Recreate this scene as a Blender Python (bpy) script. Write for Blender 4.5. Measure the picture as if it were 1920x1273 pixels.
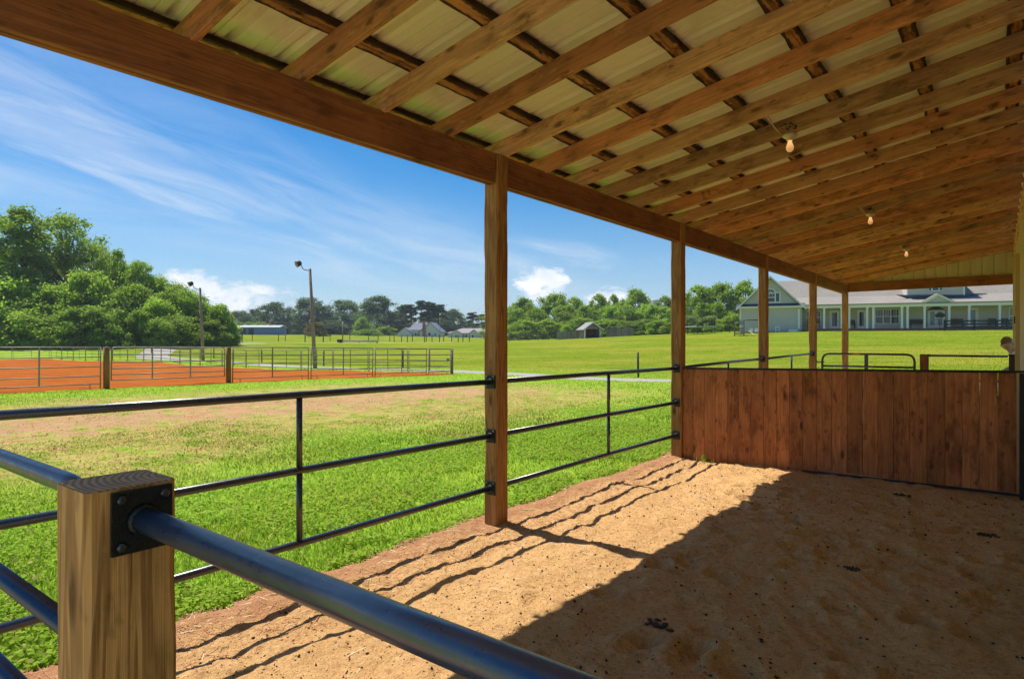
import bpy, bmesh, math, random
import numpy as np
from mathutils import Vector, Matrix, Quaternion, noise as mnoise

for o in list(bpy.data.objects):
    bpy.data.objects.remove(o)
SC = bpy.context.scene
COL = SC.collection
R = math.radians

# ------------------------------------------------------------------ camera
CAM_H, FPX, YAW = 1.46, 1185.0, R(37.58)
cam_d = bpy.data.cameras.new('camera')
cam_d.sensor_width = 36.0
cam_d.lens = FPX / 1920 * 36.0
cam_d.shift_y = 4.5 / 1920
cam_d.clip_start = 0.05
cam_d.clip_end = 6000
cam = bpy.data.objects.new('camera', cam_d)
cam.location = (0, 0, CAM_H)
cam.rotation_euler = (R(90), 0, YAW)
COL.objects.link(cam)
SC.camera = cam

# ------------------------------------------------------------------ sun, sky, exposure
SUN = Vector((-1.60, 0.10, 3.05)).normalized()
sun_d = bpy.data.lights.new('sun', 'SUN')
sun_d.energy = 2.85
sun_d.angle = R(0.5)
sun_d.color = (1.0, 0.94, 0.84)
sun = bpy.data.objects.new('sun', sun_d)
sun.rotation_euler = SUN.to_track_quat('Z', 'Y').to_euler()
sun.location = (-40, 10, 80)
COL.objects.link(sun)
SC.view_settings.view_transform = 'Standard'
SC.view_settings.look = 'None'
SC.view_settings.gamma = 1.0
SC.view_settings.use_curve_mapping = False
SC.view_settings.exposure = 1.22
SC.render.engine = 'CYCLES'
SC.cycles.use_denoising = True
SC.cycles.denoising_prefilter = 'NONE'
SC.cycles.max_bounces = 10
SC.cycles.diffuse_bounces = 8
SC.cycles.glossy_bounces = 3
SC.cycles.transmission_bounces = 4
SC.cycles.sample_clamp_indirect = 20.0

CR, SR = math.cos(YAW), math.sin(YAW)          # .7925, .6099
RIGHT = Vector((CR, SR, 0))
FWD = Vector((-SR, CR, 0))


class NT:
    """small helper round a node tree"""
    def __init__(s, tree):
        s.t = tree
        s.n = tree.nodes
        s.l = tree.links
    def add(s, typ, **kw):
        nd = s.n.new(typ)
        for k, v in kw.items():
            setattr(nd, k, v)
        return nd
    def put(s, inp, v):
        if isinstance(v, bpy.types.NodeSocket):
            s.l.new(v, inp)
        else:
            inp.default_value = v
    def math(s, op, a, b=0.0, c=None, clamp=False):
        nd = s.add('ShaderNodeMath', operation=op, use_clamp=clamp)
        s.put(nd.inputs[0], a)
        s.put(nd.inputs[1], b)
        if c is not None:
            s.put(nd.inputs[2], c)
        return nd.outputs[0]
    def vmath(s, op, a, b=(0, 0, 0)):
        nd = s.add('ShaderNodeVectorMath', operation=op)
        s.put(nd.inputs[0], a)
        s.put(nd.inputs[1], b)
        return nd.outputs['Value'] if op in ('DOT_PRODUCT', 'LENGTH', 'DISTANCE') else nd.outputs[0]
    def xyz(s, v):
        nd = s.add('ShaderNodeSeparateXYZ')
        s.put(nd.inputs[0], v)
        return nd.outputs
    def comb(s, x, y, z):
        nd = s.add('ShaderNodeCombineXYZ')
        for i, v in enumerate((x, y, z)):
            s.put(nd.inputs[i], v)
        return nd.outputs[0]
    def noise(s, vec, scale, detail=4.0, rough=0.55, dist=0.0, out=0):
        nd = s.add('ShaderNodeTexNoise')
        s.put(nd.inputs['Vector'], vec)
        nd.inputs['Scale'].default_value = scale
        nd.inputs['Detail'].default_value = detail
        nd.inputs['Roughness'].default_value = rough
        nd.inputs['Distortion'].default_value = dist
        return nd.outputs[out]
    def voro(s, vec, scale, feature='F1', out='Distance', rnd=1.0):
        nd = s.add('ShaderNodeTexVoronoi', feature=feature)
        s.put(nd.inputs['Vector'], vec)
        nd.inputs['Scale'].default_value = scale
        nd.inputs['Randomness'].default_value = rnd
        return nd.outputs[out]
    def ramp(s, fac, stops, interp='LINEAR'):
        nd = s.add('ShaderNodeValToRGB')
        nd.color_ramp.interpolation = interp
        els = nd.color_ramp.elements
        while len(els) < len(stops):
            els.new(0.5)
        for e, (p, c) in zip(els, stops):
            e.position = p
            e.color = (c, c, c, 1) if not hasattr(c, '__len__') else (*c[:3], 1)
        s.put(nd.inputs[0], fac)
        return nd.outputs[0]
    def smooth(s, v, a, b):
        nd = s.add('ShaderNodeMapRange', interpolation_type='SMOOTHSTEP')
        s.put(nd.inputs['Value'], v)
        nd.inputs['From Min'].default_value = a
        nd.inputs['From Max'].default_value = b
        return nd.outputs[0]
    def mix(s, fac, a, b, blend='MIX'):
        nd = s.add('ShaderNodeMix', data_type='RGBA', blend_type=blend)
        s.put(nd.inputs[0], fac)
        for i, v in ((6, a), (7, b)):
            if isinstance(v, bpy.types.NodeSocket):
                s.l.new(v, nd.inputs[i])
            else:
                nd.inputs[i].default_value = (*v[:3], 1) if hasattr(v, '__len__') else (v, v, v, 1)
        return nd.outputs[2]
    def bump(s, h, strength=0.3, dist=0.02):
        nd = s.add('ShaderNodeBump')
        nd.inputs['Strength'].default_value = strength
        nd.inputs['Distance'].default_value = dist
        s.put(nd.inputs['Height'], h)
        return nd.outputs[0]


# world: sky with thin streaks and low heaped clouds
world = bpy.data.worlds.new('World')
SC.world = world
world.use_nodes = True
W = NT(world.node_tree)
W.n.clear()
sky = W.add('ShaderNodeTexSky', sky_type='NISHITA', sun_disc=False)
sky.sun_elevation = math.asin(SUN.z)
sky.sun_rotation = math.atan2(SUN.x, SUN.y)
sky.air_density = 1.0
sky.dust_density = 0.6
sky.ozone_density = 2.2
sky.altitude = 200
hs = W.add('ShaderNodeHueSaturation')
hs.inputs['Saturation'].default_value = 1.58
hs.inputs['Value'].default_value = 1.0
W.l.new(sky.outputs[0], hs.inputs['Color'])
tc = W.add('ShaderNodeTexCoord')
D = tc.outputs['Generated']
dr = W.vmath('DOT_PRODUCT', D, tuple(RIGHT))
df = W.vmath('DOT_PRODUCT', D, tuple(FWD))
dz = W.xyz(D)[2]
dzc = W.math('MAXIMUM', dz, 0.02)
den = W.math('ADD', dzc, 0.05)
pr = W.math('DIVIDE', dr, den)
pf = W.math('DIVIDE', df, den)
# streak frame: s along, t across the streaks
sd = Vector((1.2, 3.1)).normalized()
al = W.math('ADD', W.math('MULTIPLY', pr, sd.x), W.math('MULTIPLY', pf, sd.y))
ac = W.math('SUBTRACT', W.math('MULTIPLY', pr, sd.y), W.math('MULTIPLY', pf, sd.x))
warp = W.noise(W.comb(W.math('MULTIPLY', al, 0.25), W.math('MULTIPLY', ac, 0.5), 2.3), 1.0, 3)
ac2 = W.math('ADD', ac, W.math('MULTIPLY', W.math('SUBTRACT', warp, 0.5), 1.6))
fib = W.noise(W.comb(W.math('MULTIPLY', al, 0.5), W.math('MULTIPLY', ac2, 1.7), 0.0), 1.0, 8, 0.62, 0.6)
big = W.noise(W.comb(W.math('MULTIPLY', al, 0.22), W.math('MULTIPLY', ac2, 0.5), 7.7), 1.0, 3)
wisp = W.math('MULTIPLY', W.smooth(fib, 0.40, 0.80), W.smooth(big, 0.46, 0.68))
def streak(c, w, a):
    g = W.math('DIVIDE', W.math('SUBTRACT', ac2, c), w)
    g = W.math('POWER', 2.718, W.math('MULTIPLY', W.math('MULTIPLY', g, g), -1.0))
    return W.math('MULTIPLY', W.math('MULTIPLY', g, W.smooth(fib, 0.25, 0.72)), a)
cir = W.math('MULTIPLY', wisp, 0.75)
for c, w, a in ((-2.75, 0.24, 0.52), (-2.25, 0.45, 0.42), (-3.6, 0.5, 0.35), (1.2, 0.5, 0.35), (4.6, 0.7, 0.4)):
    cir = W.math('MAXIMUM', cir, streak(c, w, a))
cir = W.math('MULTIPLY', cir, W.smooth(dz, 0.03, 0.13))
# low heaped clouds above the horizon all round, thickest in a few banks
az = W.math('ARCTAN2', dr, df)
cn = W.noise(W.comb(W.math('MULTIPLY', dr, 1.0), W.math('MULTIPLY', df, 1.0), W.math('MULTIPLY', dz, 1.6)), 19.0, 9, 0.62, 0.3)
bank = None
for a0, aw, e0, eh in ((-0.47, 0.05, 0.07, 0.036), (-0.385, 0.075, 0.060, 0.030), (0.045, 0.055, 0.088, 0.034), (0.17, 0.07, 0.06, 0.03),
                       (0.9, 0.14, 0.07, 0.05), (1.7, 0.2, 0.08, 0.05), (-1.2, 0.2, 0.07, 0.05), (-2.2, 0.25, 0.09, 0.06), (2.6, 0.2, 0.08, 0.05)):
    ga = W.math('DIVIDE', W.math('SUBTRACT', az, a0), aw)
    ge = W.math('DIVIDE', W.math('SUBTRACT', dz, e0), eh)
    g = W.math('SUBTRACT', 1.0, W.math('ADD', W.math('MULTIPLY', ga, ga), W.math('MULTIPLY', ge, ge)))
    bank = g if bank is None else W.math('MAXIMUM', bank, g)
bank = W.math('MAXIMUM', bank, -1.5)
cu = W.smooth(W.math('ADD', W.math('MULTIPLY', cn, 2.6), W.math('MULTIPLY', bank, 0.72)), 1.46, 1.95)
cu = W.math('MULTIPLY', cu, W.smooth(dz, -0.02, 0.02))
shade = W.smooth(W.noise(W.comb(W.math('MULTIPLY', dr, 1.0), W.math('MULTIPLY', df, 1.0), W.math('ADD', W.math('MULTIPLY', dz, 1.7), 0.03)), 13.0, 5), 0.35, 0.7)
bg1 = W.add('ShaderNodeBackground')
bg1.inputs['Strength'].default_value = 0.053
skycol = hs.outputs[0]
hz = W.math('MULTIPLY', W.math('SUBTRACT', 1.0, W.smooth(dz, 0.0, 0.28)), 0.5)
cloudw = W.mix(shade, (6.4, 7.2, 8.2), (9.2, 9.3, 9.4))
mixc = W.mix(hz, skycol, (3.1, 4.7, 7.3))
mixc = W.mix(cir, mixc, (6.8, 7.4, 8.2))
mixc = W.mix(cu, mixc, cloudw)
W.l.new(mixc, bg1.inputs['Color'])
wo = W.add('ShaderNodeOutputWorld')
W.l.new(bg1.outputs[0], wo.inputs[0])

# ------------------------------------------------------------------ helpers
rng = np.random.default_rng(7)
random.seed(7)
ORD = ['first', 'second', 'third', 'fourth', 'fifth', 'sixth', 'seventh', 'eighth', 'ninth', 'tenth', 'eleventh', 'twelfth',
       'thirteenth', 'fourteenth', 'fifteenth', 'sixteenth', 'seventeenth', 'eighteenth', 'nineteenth', 'twentieth',
       'twenty-first', 'twenty-second', 'twenty-third', 'twenty-fourth', 'twenty-fifth', 'twenty-sixth', 'twenty-seventh', 'twenty-eighth']

def c2w(r, f):
    return (CR * r - SR * f, SR * r + CR * f)

def at(px, f):
    """ground-plan place at depth f (metres along the view) on the bearing of photo column px"""
    return c2w((px - 960) / FPX * f, f)

def zat(py, f):
    return CAM_H + (641 - py) / FPX * f

def mesh_np(name, verts, faces_flat, nper, mat=None, smooth=False):
    """mesh from numpy arrays; every face has nper corners"""
    me = bpy.data.meshes.new(name)
    verts = np.asarray(verts, dtype=np.float32)
    ff = np.asarray(faces_flat, dtype=np.int32).ravel()
    nf = len(ff) // nper
    me.vertices.add(len(verts))
    me.vertices.foreach_set('co', verts.ravel())
    me.loops.add(len(ff))
    me.loops.foreach_set('vertex_index', ff)
    me.polygons.add(nf)
    me.polygons.foreach_set('loop_start', np.arange(nf, dtype=np.int32) * nper)
    me.polygons.foreach_set('loop_total', np.full(nf, nper, dtype=np.int32))
    if smooth:
        me.polygons.foreach_set('use_smooth', np.ones(nf, dtype=bool))
    me.update(calc_edges=True)
    if mat:
        me.materials.append(mat)
    return me

def link(name, me, parent=None, loc=(0, 0, 0), rot=None, mat4=None):
    o = bpy.data.objects.new(name, me)
    COL.objects.link(o)
    if parent is not None:
        o.parent = parent
    if mat4 is not None:
        o.matrix_basis = mat4
    else:
        o.location = loc
        if rot is not None:
            o.rotation_euler = rot
    return o

def tag(o, label=None, cat=None, group=None, kind=None):
    if label:
        o['label'] = label
    if cat:
        o['category'] = cat
    if group:
        o['group'] = group
    if kind:
        o['kind'] = kind
    return o

def thing(name, label, cat, loc=(0, 0, 0), rz=0.0, group=None):
    o = bpy.data.objects.new(name, None)
    COL.objects.link(o)
    o.location = loc
    o.rotation_euler = (0, 0, rz)
    o.empty_display_size = 0.2
    return tag(o, label, cat, group)

def kids(o):
    return [c for c in KIDS.get(o.name, [])]

def copy_tree(o, parent=None):
    c = o.copy()
    COL.objects.link(c)
    c.parent = parent
    for ch in o.children:
        copy_tree(ch, c)
    return c


class MB:
    """collects shapes into one mesh"""
    def __init__(s):
        s.v = []
        s.f = []
        s.sm = []
    def addv(s, pts):
        b = len(s.v)
        s.v += [tuple(p) for p in pts]
        return b
    def face(s, idx, smooth=False):
        s.f.append(tuple(idx))
        s.sm.append(smooth)
    def poly(s, pts):
        b = s.addv(pts)
        s.face(range(b, b + len(pts)))
    def box(s, lo, hi, m=None):
        x0, y0, z0 = lo
        x1, y1, z1 = hi
        p = [Vector(q) for q in ((x0, y0, z0), (x1, y0, z0), (x1, y1, z0), (x0, y1, z0), (x0, y0, z1), (x1, y0, z1), (x1, y1, z1), (x0, y1, z1))]
        if m is not None:
            p = [m @ q for q in p]
        b = s.addv(p)
        for q in ((3, 2, 1, 0), (4, 5, 6, 7), (0, 1, 5, 4), (1, 2, 6, 5), (2, 3, 7, 6), (3, 0, 4, 7)):
            s.face([b + i for i in q])
        return s
    def tube(s, pts, r, n=8, caps=True):
        pts = [Vector(p) for p in pts]
        rr = r if hasattr(r, '__len__') else [r] * len(pts)
        rings = []
        prev = None
        for i, p in enumerate(pts):
            if i == 0:
                t = pts[1] - pts[0]
            elif i == len(pts) - 1:
                t = pts[-1] - pts[-2]
            else:
                t = (pts[i] - pts[i - 1]).normalized() + (pts[i + 1] - pts[i]).normalized()
            t.normalize()
            if prev is None:
                u = t.orthogonal().normalized()
            else:
                u = (prev - t * prev.dot(t)).normalized()
            prev = u
            w = t.cross(u)
            rings.append(s.addv([p + (u * math.cos(2 * math.pi * k / n) + w * math.sin(2 * math.pi * k / n)) * rr[i] for k in range(n)]))
        for a, b in zip(rings[:-1], rings[1:]):
            for k in range(n):
                s.face((a + k, a + (k + 1) % n, b + (k + 1) % n, b + k), True)
        if caps:
            s.face([rings[0] + k for k in reversed(range(n))])
            s.face([rings[-1] + k for k in range(n)])
        return s
    def lathe(s, prof, n=16, o=(0, 0, 0)):
        rings = []
        for r, z in prof:
            rings.append(s.addv([(o[0] + r * math.cos(2 * math.pi * k / n), o[1] + r * math.sin(2 * math.pi * k / n), o[2] + z) for k in range(n)]))
        for a, b in zip(rings[:-1], rings[1:]):
            for k in range(n):
                s.face((a + k, a + (k + 1) % n, b + (k + 1) % n, b + k), True)
        s.face([rings[0] + k for k in reversed(range(n))])
        s.face([rings[-1] + k for k in range(n)])
        return s
    def prism(s, poly, d, m=None):
        """poly: 3d outline, d: extrusion vector"""
        a = [Vector(p) for p in poly]
        b = [p + Vector(d) for p in a]
        if m is not None:
            a = [m @ p for p in a]
            b = [m @ p for p in b]
        n = len(a)
        i = s.addv(a)
        j = s.addv(b)
        s.face([i + k for k in reversed(range(n))])
        s.face([j + k for k in range(n)])
        for k in range(n):
            s.face((i + k, i + (k + 1) % n, j + (k + 1) % n, j + k))
        return s
    def mesh(s, name, mat):
        me = bpy.data.meshes.new(name)
        me.from_pydata(s.v, [], s.f)
        me.polygons.foreach_set('use_smooth', s.sm)
        bm = bmesh.new()
        bm.from_mesh(me)
        bmesh.ops.recalc_face_normals(bm, faces=bm.faces)
        bm.to_mesh(me)
        bm.free()
        if mat:
            me.materials.append(mat)
        return me
    def build(s, name, mat, parent=None, **kw):
        return link(name, s.mesh(name, mat), parent, **kw)


_bc = {}
def board_mesh(L, w, h, mat, cham=0.004):
    """chamfered plank, length along local X"""
    key = (round(L, 3), round(w, 3), round(h, 3), mat.name, cham)
    if key in _bc:
        return _bc[key]
    m = MB()
    xs = [(-L / 2, cham), (-L / 2 + cham, 0), (L / 2 - cham, 0), (L / 2, cham)]
    rings = []
    for x, ins in xs:
        a, b = w / 2 - ins, h / 2 - ins
        c = cham
        if ins:
            ring = [(x, -a + 0, -b + c), (x, -a + c, -b), (x, a - c, -b), (x, a, -b + c), (x, a, b - c), (x, a - c, b), (x, -a + c, b), (x, -a, b - c)]
        else:
            ring = [(x, -a, -b + c), (x, -a + c, -b), (x, a - c, -b), (x, a, -b + c), (x, a, b - c), (x, a - c, b), (x, -a + c, b), (x, -a, b - c)]
        rings.append(m.addv(ring))
    for a, b in zip(rings[:-1], rings[1:]):
        for k in range(8):
            m.face((a + k, a + (k + 1) % 8, b + (k + 1) % 8, b + k))
    m.face([rings[0] + k for k in reversed(range(8))])
    m.face([rings[-1] + k for k in range(8)])
    me = m.mesh('plank', mat)
    _bc[key] = me
    return me

def frame(p0, p1, up=(0, 0, 1)):
    p0, p1 = Vector(p0), Vector(p1)
    x = (p1 - p0).normalized()
    up = Vector(up)
    y = up.cross(x)
    if y.length < 1e-4:
        y = Vector((0, 1, 0)).cross(x)
    y.normalize()
    z = x.cross(y)
    return Matrix(((x.x, y.x, z.x, 0), (x.y, y.y, z.y, 0), (x.z, y.z, z.z, 0), (0, 0, 0, 1)))

def board(name, parent, p0, p1, w, h, mat, up=(0, 0, 1), base=(0, 0, 0), cham=0.004):
    """plank from p0 to p1 (centre line, world), w across, h along 'up'; base = parent's world place"""
    p0, p1 = Vector(p0), Vector(p1)
    me = board_mesh((p1 - p0).length, w, h, mat, cham)
    M = Matrix.Translation((p0 + p1) / 2 - Vector(base)) @ frame(p0, p1, up)
    return link(name, me, parent, mat4=M)

def rough_board_mesh(L, w, h, mat, amp, step, seed, wave=3.0):
    """plank with uneven, waney edges; length along local X"""
    n = max(2, int(L / step))
    m = MB()
    rings = []
    for i in range(n + 1):
        x = -L / 2 + L * i / n
        ring = []
        for k, (a, b) in enumerate(((-1, -1), (1, -1), (1, 1), (-1, 1))):
            j = mnoise.noise(Vector((x * wave, k * 7.3 + seed, 1.7))) + 0.5 * mnoise.noise(Vector((x * wave * 3.1, k * 5.1 + seed, 4.7)))
            j2 = mnoise.noise(Vector((x * wave, k * 3.9 + seed, 9.1)))
            c = 0.12 + 0.25 * max(0, j)
            a1, b1 = a * (w / 2 + amp * j2), b * h / 2
            cw, ch = min(w, h) * c * 0.5, min(w, h) * c * 0.5
            order = ((a1 - a * cw, b1), (a1, b1 - b * ch)) if (a * b) < 0 else ((a1, b1 - b * ch), (a1 - a * cw, b1))
            if k in (0, 2):
                ring += [(x, a1, b1 - b * ch), (x, a1 - a * cw, b1)]
            else:
                ring += [(x, a1 - a * cw, b1), (x, a1, b1 - b * ch)]
        rings.append(m.addv(ring))
    for a, b in zip(rings[:-1], rings[1:]):
        for k in range(8):
            m.face((a + k, a + (k + 1) % 8, b + (k + 1) % 8, b + k))
    m.face([rings[0] + k for k in reversed(range(8))])
    m.face([rings[-1] + k for k in range(8)])
    return m.mesh('rough_plank', mat)


# ------------------------------------------------------------------ materials
def new_mat(name):
    m = bpy.data.materials.new(name)
    m.use_nodes = True
    t = NT(m.node_tree)
    p = t.n['Principled BSDF']
    return m, t, p

def plain(name, col, rough=0.6, metal=0.0, var=0.12, scale=8.0, bump=0.0, spec=0.5):
    m, t, p = new_mat(name)
    tc = t.add('ShaderNodeTexCoord')
    n = t.noise(tc.outputs['Object'], scale, 5)
    oi = t.add('ShaderNodeObjectInfo')
    k = t.math('ADD', t.math('MULTIPLY', t.math('SUBTRACT', n, 0.5), var * 2), 1.0)
    k = t.math('ADD', k, t.math('MULTIPLY', t.math('SUBTRACT', oi.outputs['Random'], 0.5), var))
    t.l.new(t.mix(1.0, col, t.comb(k, k, k), 'MULTIPLY'), p.inputs['Base Color'])
    p.inputs['Roughness'].default_value = rough
    p.inputs['Metallic'].default_value = metal
    p.inputs['Specular IOR Level'].default_value = spec
    if bump:
        t.l.new(t.bump(t.noise(tc.outputs['Object'], scale * 4, 4), bump, 0.01), p.inputs['Normal'])
    return m

def wood(name, ca, cb, dark, rough=0.75, knots=0.5, vary=0.25, grain=1.0, stain=0.0, bump=0.25, hue=None, mottle=0.0, gb=0.55, bark=False):
    """lumber: length along local X"""
    m, t, p = new_mat(name)
    tc = t.add('ShaderNodeTexCoord')
    oi = t.add('ShaderNodeObjectInfo')
    rnd = oi.outputs['Random']
    off = t.comb(t.math('MULTIPLY', rnd, 37.0), t.math('MULTIPLY', rnd, 91.0), t.math('MULTIPLY', rnd, 53.0))
    v = t.vmath('ADD', tc.outputs['Object'], off)
    vs = t.vmath('MULTIPLY', v, (0.35, 6.0, 6.0))
    ring = t.noise(vs, 1.6, 3, 0.5, 0.8)
    band = t.math('SINE', t.math('MULTIPLY', ring, 42.0 * grain))
    band = t.smooth(band, -0.5, 1.0)
    fine = t.noise(t.vmath('MULTIPLY', v, (2.2, 150.0, 150.0)), 1.0, 4, 0.65)
    blotch = t.noise(v, 1.7, 4, 0.6)
    col = t.mix(t.smooth(blotch, 0.3, 0.72), ca, cb)
    if hue:
        col = t.mix(t.math('MULTIPLY', t.smooth(rnd, 0.25, 0.8), 0.75), col, hue, 'MIX')
    col = t.mix(t.math('MULTIPLY', band, gb), col, dark)
    fk = t.math('ADD', t.math('MULTIPLY', fine, 0.9), 0.55)
    col = t.mix(1.0, col, t.comb(fk, fk, fk), 'MULTIPLY')
    # knots
    kv = t.vmath('MULTIPLY', v, (2.6, 7.0, 7.0))
    kd = t.voro(kv, 1.0)
    kc = t.xyz(t.voro(kv, 1.0, out='Color'))[0]
    kn = t.math('MULTIPLY', t.math('SUBTRACT', 1.0, t.smooth(kd, 0.07, 0.20)), t.math('GREATER_THAN', kc, 1.0 - knots))
    col = t.mix(t.math('MULTIPLY', kn, 0.85), col, tuple(c * 0.35 for c in dark))
    if stain:
        st = t.smooth(t.noise(t.vmath('MULTIPLY', v, (1.2, 3.0, 3.0)), 1.3, 5, 0.65), 0.55, 0.72)
        col = t.mix(t.math('MULTIPLY', st, stain), col, tuple(c * 0.5 for c in dark))
    if mottle:
        m1 = t.noise(t.vmath('MULTIPLY', v, (3.0, 9.0, 9.0)), 1.0, 6, 0.7)
        col = t.mix(t.math('MULTIPLY', t.smooth(m1, 0.48, 0.66), mottle), col, tuple(c * 0.55 for c in dark))
        m2 = t.noise(t.vmath('MULTIPLY', v, (7.0, 16.0, 16.0)), 1.0, 4, 0.6)
        col = t.mix(t.math('MULTIPLY', t.smooth(m2, 0.60, 0.70), mottle), col, tuple(c * 0.25 for c in dark))
        col = t.mix(t.math('MULTIPLY', t.smooth(m2, 0.42, 0.30), mottle * 0.6), col, tuple(min(1, c * 1.25) for c in ca))
    if bark:
        yy = t.math('ABSOLUTE', t.xyz(tc.outputs['Object'])[1])
        nb = t.noise(t.vmath('MULTIPLY', v, (9.0, 9.0, 9.0)), 1.0, 5, 0.7)
        e = t.smooth(t.math('ADD', yy, t.math('MULTIPLY', t.math('SUBTRACT', nb, 0.5), 0.07)), 0.022, 0.036)
        col = t.mix(t.math('MULTIPLY', e, 0.92), col, (0.028, 0.014, 0.008))
    bk = t.math('ADD', t.math('MULTIPLY', t.math('FRACT', t.math('MULTIPLY', rnd, 7.31)), vary * 2), 1.0 - vary)
    col = t.mix(1.0, col, t.comb(bk, bk, bk), 'MULTIPLY')
    t.l.new(col, p.inputs['Base Color'])
    p.inputs['Roughness'].default_value = rough
    p.inputs['Specular IOR Level'].default_value = 0.25
    hgt = t.math('ADD', t.math('MULTIPLY', fine, 0.6), t.math('MULTIPLY', band, 0.4))
    t.l.new(t.bump(hgt, bump, 0.006), p.inputs['Normal'])
    return m

M = {}
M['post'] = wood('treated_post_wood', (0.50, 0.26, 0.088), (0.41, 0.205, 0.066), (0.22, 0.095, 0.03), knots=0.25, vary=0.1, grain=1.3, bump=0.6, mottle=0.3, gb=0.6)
M['beam'] = wood('eave_beam_wood', (0.345, 0.135, 0.055), (0.27, 0.10, 0.042), (0.14, 0.052, 0.024), knots=0.3, vary=0.08, stain=0.5, mottle=0.35, gb=0.4)
M['rafter'] = wood('rafter_wood', (0.66, 0.38, 0.185), (0.56, 0.305, 0.14), (0.30, 0.145, 0.06), knots=0.7, vary=0.28, stain=0.3, hue=(0.62, 0.235, 0.085), mottle=0.65, gb=0.35)
M['purlin'] = wood('bark_edged_purlin_wood', (0.62, 0.29, 0.10), (0.40, 0.17, 0.06), (0.08, 0.03, 0.012), knots=0.7, vary=0.1, stain=0.6, grain=0.7, bump=0.8, mottle=0.9, bark=True)
M['partition'] = wood('partition_board_wood', (0.56, 0.215, 0.074), (0.43, 0.155, 0.052), (0.22, 0.072, 0.025), knots=0.6, vary=0.2, stain=0.5, bump=0.3, mottle=0.6, gb=0.3)
M['grey_wood'] = wood('weathered_fence_wood', (0.33, 0.28, 0.23), (0.24, 0.2, 0.17), (0.14, 0.11, 0.09), knots=0.3)
M['pole_wood'] = wood('utility_pole_wood', (0.34, 0.28, 0.21), (0.26, 0.21, 0.16), (0.16, 0.12, 0.09), knots=0.2, vary=0.05)
M['redpost'] = wood('arena_gate_post_wood', (0.33, 0.15, 0.05), (0.26, 0.11, 0.04), (0.14, 0.06, 0.025), knots=0.3, vary=0.15)
M['post_near'] = wood('near_post_wood', (0.82, 0.46, 0.16), (0.72, 0.38, 0.12), (0.36, 0.16, 0.05), knots=0.25, vary=0.02, grain=1.5, bump=0.7, mottle=0.3, gb=0.7)  # lighter copy of the post wood, its sky fill put into the colour
M['post_top'] = None

def end_grain():
    m, t, p = new_mat('post_end_grain')
    tc = t.add('ShaderNodeTexCoord')
    v = t.vmath('ADD', tc.outputs['Object'], (0, 0.05, -0.11))
    d = t.vmath('LENGTH', t.vmath('MULTIPLY', v, (0, 1, 1)))
    d = t.math('ADD', d, t.math('MULTIPLY', t.noise(tc.outputs['Object'], 18, 3), 0.012))
    s = t.smooth(t.math('SINE', t.math('MULTIPLY', d, 720)), -0.6, 1.0)
    col = t.mix(s, (0.40, 0.26, 0.13), (0.20, 0.11, 0.05))
    st = t.smooth(t.noise(tc.outputs['Object'], 26, 4), 0.5, 0.7)
    col = t.mix(t.math('MULTIPLY', st, 0.5), col, (0.12, 0.07, 0.035))
    t.l.new(col, p.inputs['Base Color'])
    p.inputs['Roughness'].default_value = 0.85
    t.l.new(t.bump(s, 0.4, 0.004), p.inputs['Normal'])
    return m
M['post_top'] = end_grain()

def pipe_paint(name='black_pipe_paint', ca=(0.010, 0.016, 0.032), cb=(0.022, 0.028, 0.042)):  # slight blue in both colours stands in for reflected sky
    m, t, p = new_mat(name)
    tc = t.add('ShaderNodeTexCoord')
    n = t.noise(tc.outputs['Object'], 40, 5, 0.65)
    n2 = t.noise(tc.outputs['Object'], 5, 4, 0.6)
    t.l.new(t.mix(t.smooth(n2, 0.45, 0.75), ca, cb), p.inputs['Base Color'])
    chip = t.math('MULTIPLY', t.smooth(t.noise(tc.outputs['Object'], 70, 5, 0.7), 0.66, 0.72), t.smooth(n2, 0.4, 0.6))
    bc = p.inputs['Base Color'].links[0].from_socket
    t.l.new(t.mix(chip, bc, (0.16, 0.10, 0.07)), p.inputs['Base Color'])
    t.l.new(t.math('ADD', 0.16, t.math('MULTIPLY', n, 0.30)), p.inputs['Roughness'])
    p.inputs['Specular IOR Level'].default_value = 1.0
    t.l.new(t.bump(n, 0.12, 0.003), p.inputs['Normal'])
    return m
M['pipe'] = pipe_paint()
M['near_pipe'] = pipe_paint('sky_tinted_pipe_paint', (0.016, 0.034, 0.085), (0.03, 0.055, 0.11))  # black pipe with the blue of reflected sky put into its base colour
M['plate'] = plain('black_steel_plate', (0.022, 0.026, 0.028), 0.38, 0.3, 0.5, 60, 0.3)
M['bolt'] = plain('bare_bolt_steel', (0.10, 0.105, 0.11), 0.42, 0.8, 0.3, 50)
M['galv'] = plain('galvanised_tube', (0.30, 0.265, 0.215), 0.55, 0.2, 0.2, 6)
M['brown_tube'] = plain('brown_painted_tube', (0.20, 0.165, 0.125), 0.55, 0.2, 0.25, 6)
M['black'] = plain('black_paint', (0.012, 0.013, 0.015), 0.5, 0, 0.3)
M['dark_steel'] = plain('dark_steel', (0.03, 0.026, 0.024), 0.55, 0.3, 0.4, 20, 0.2)

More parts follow.
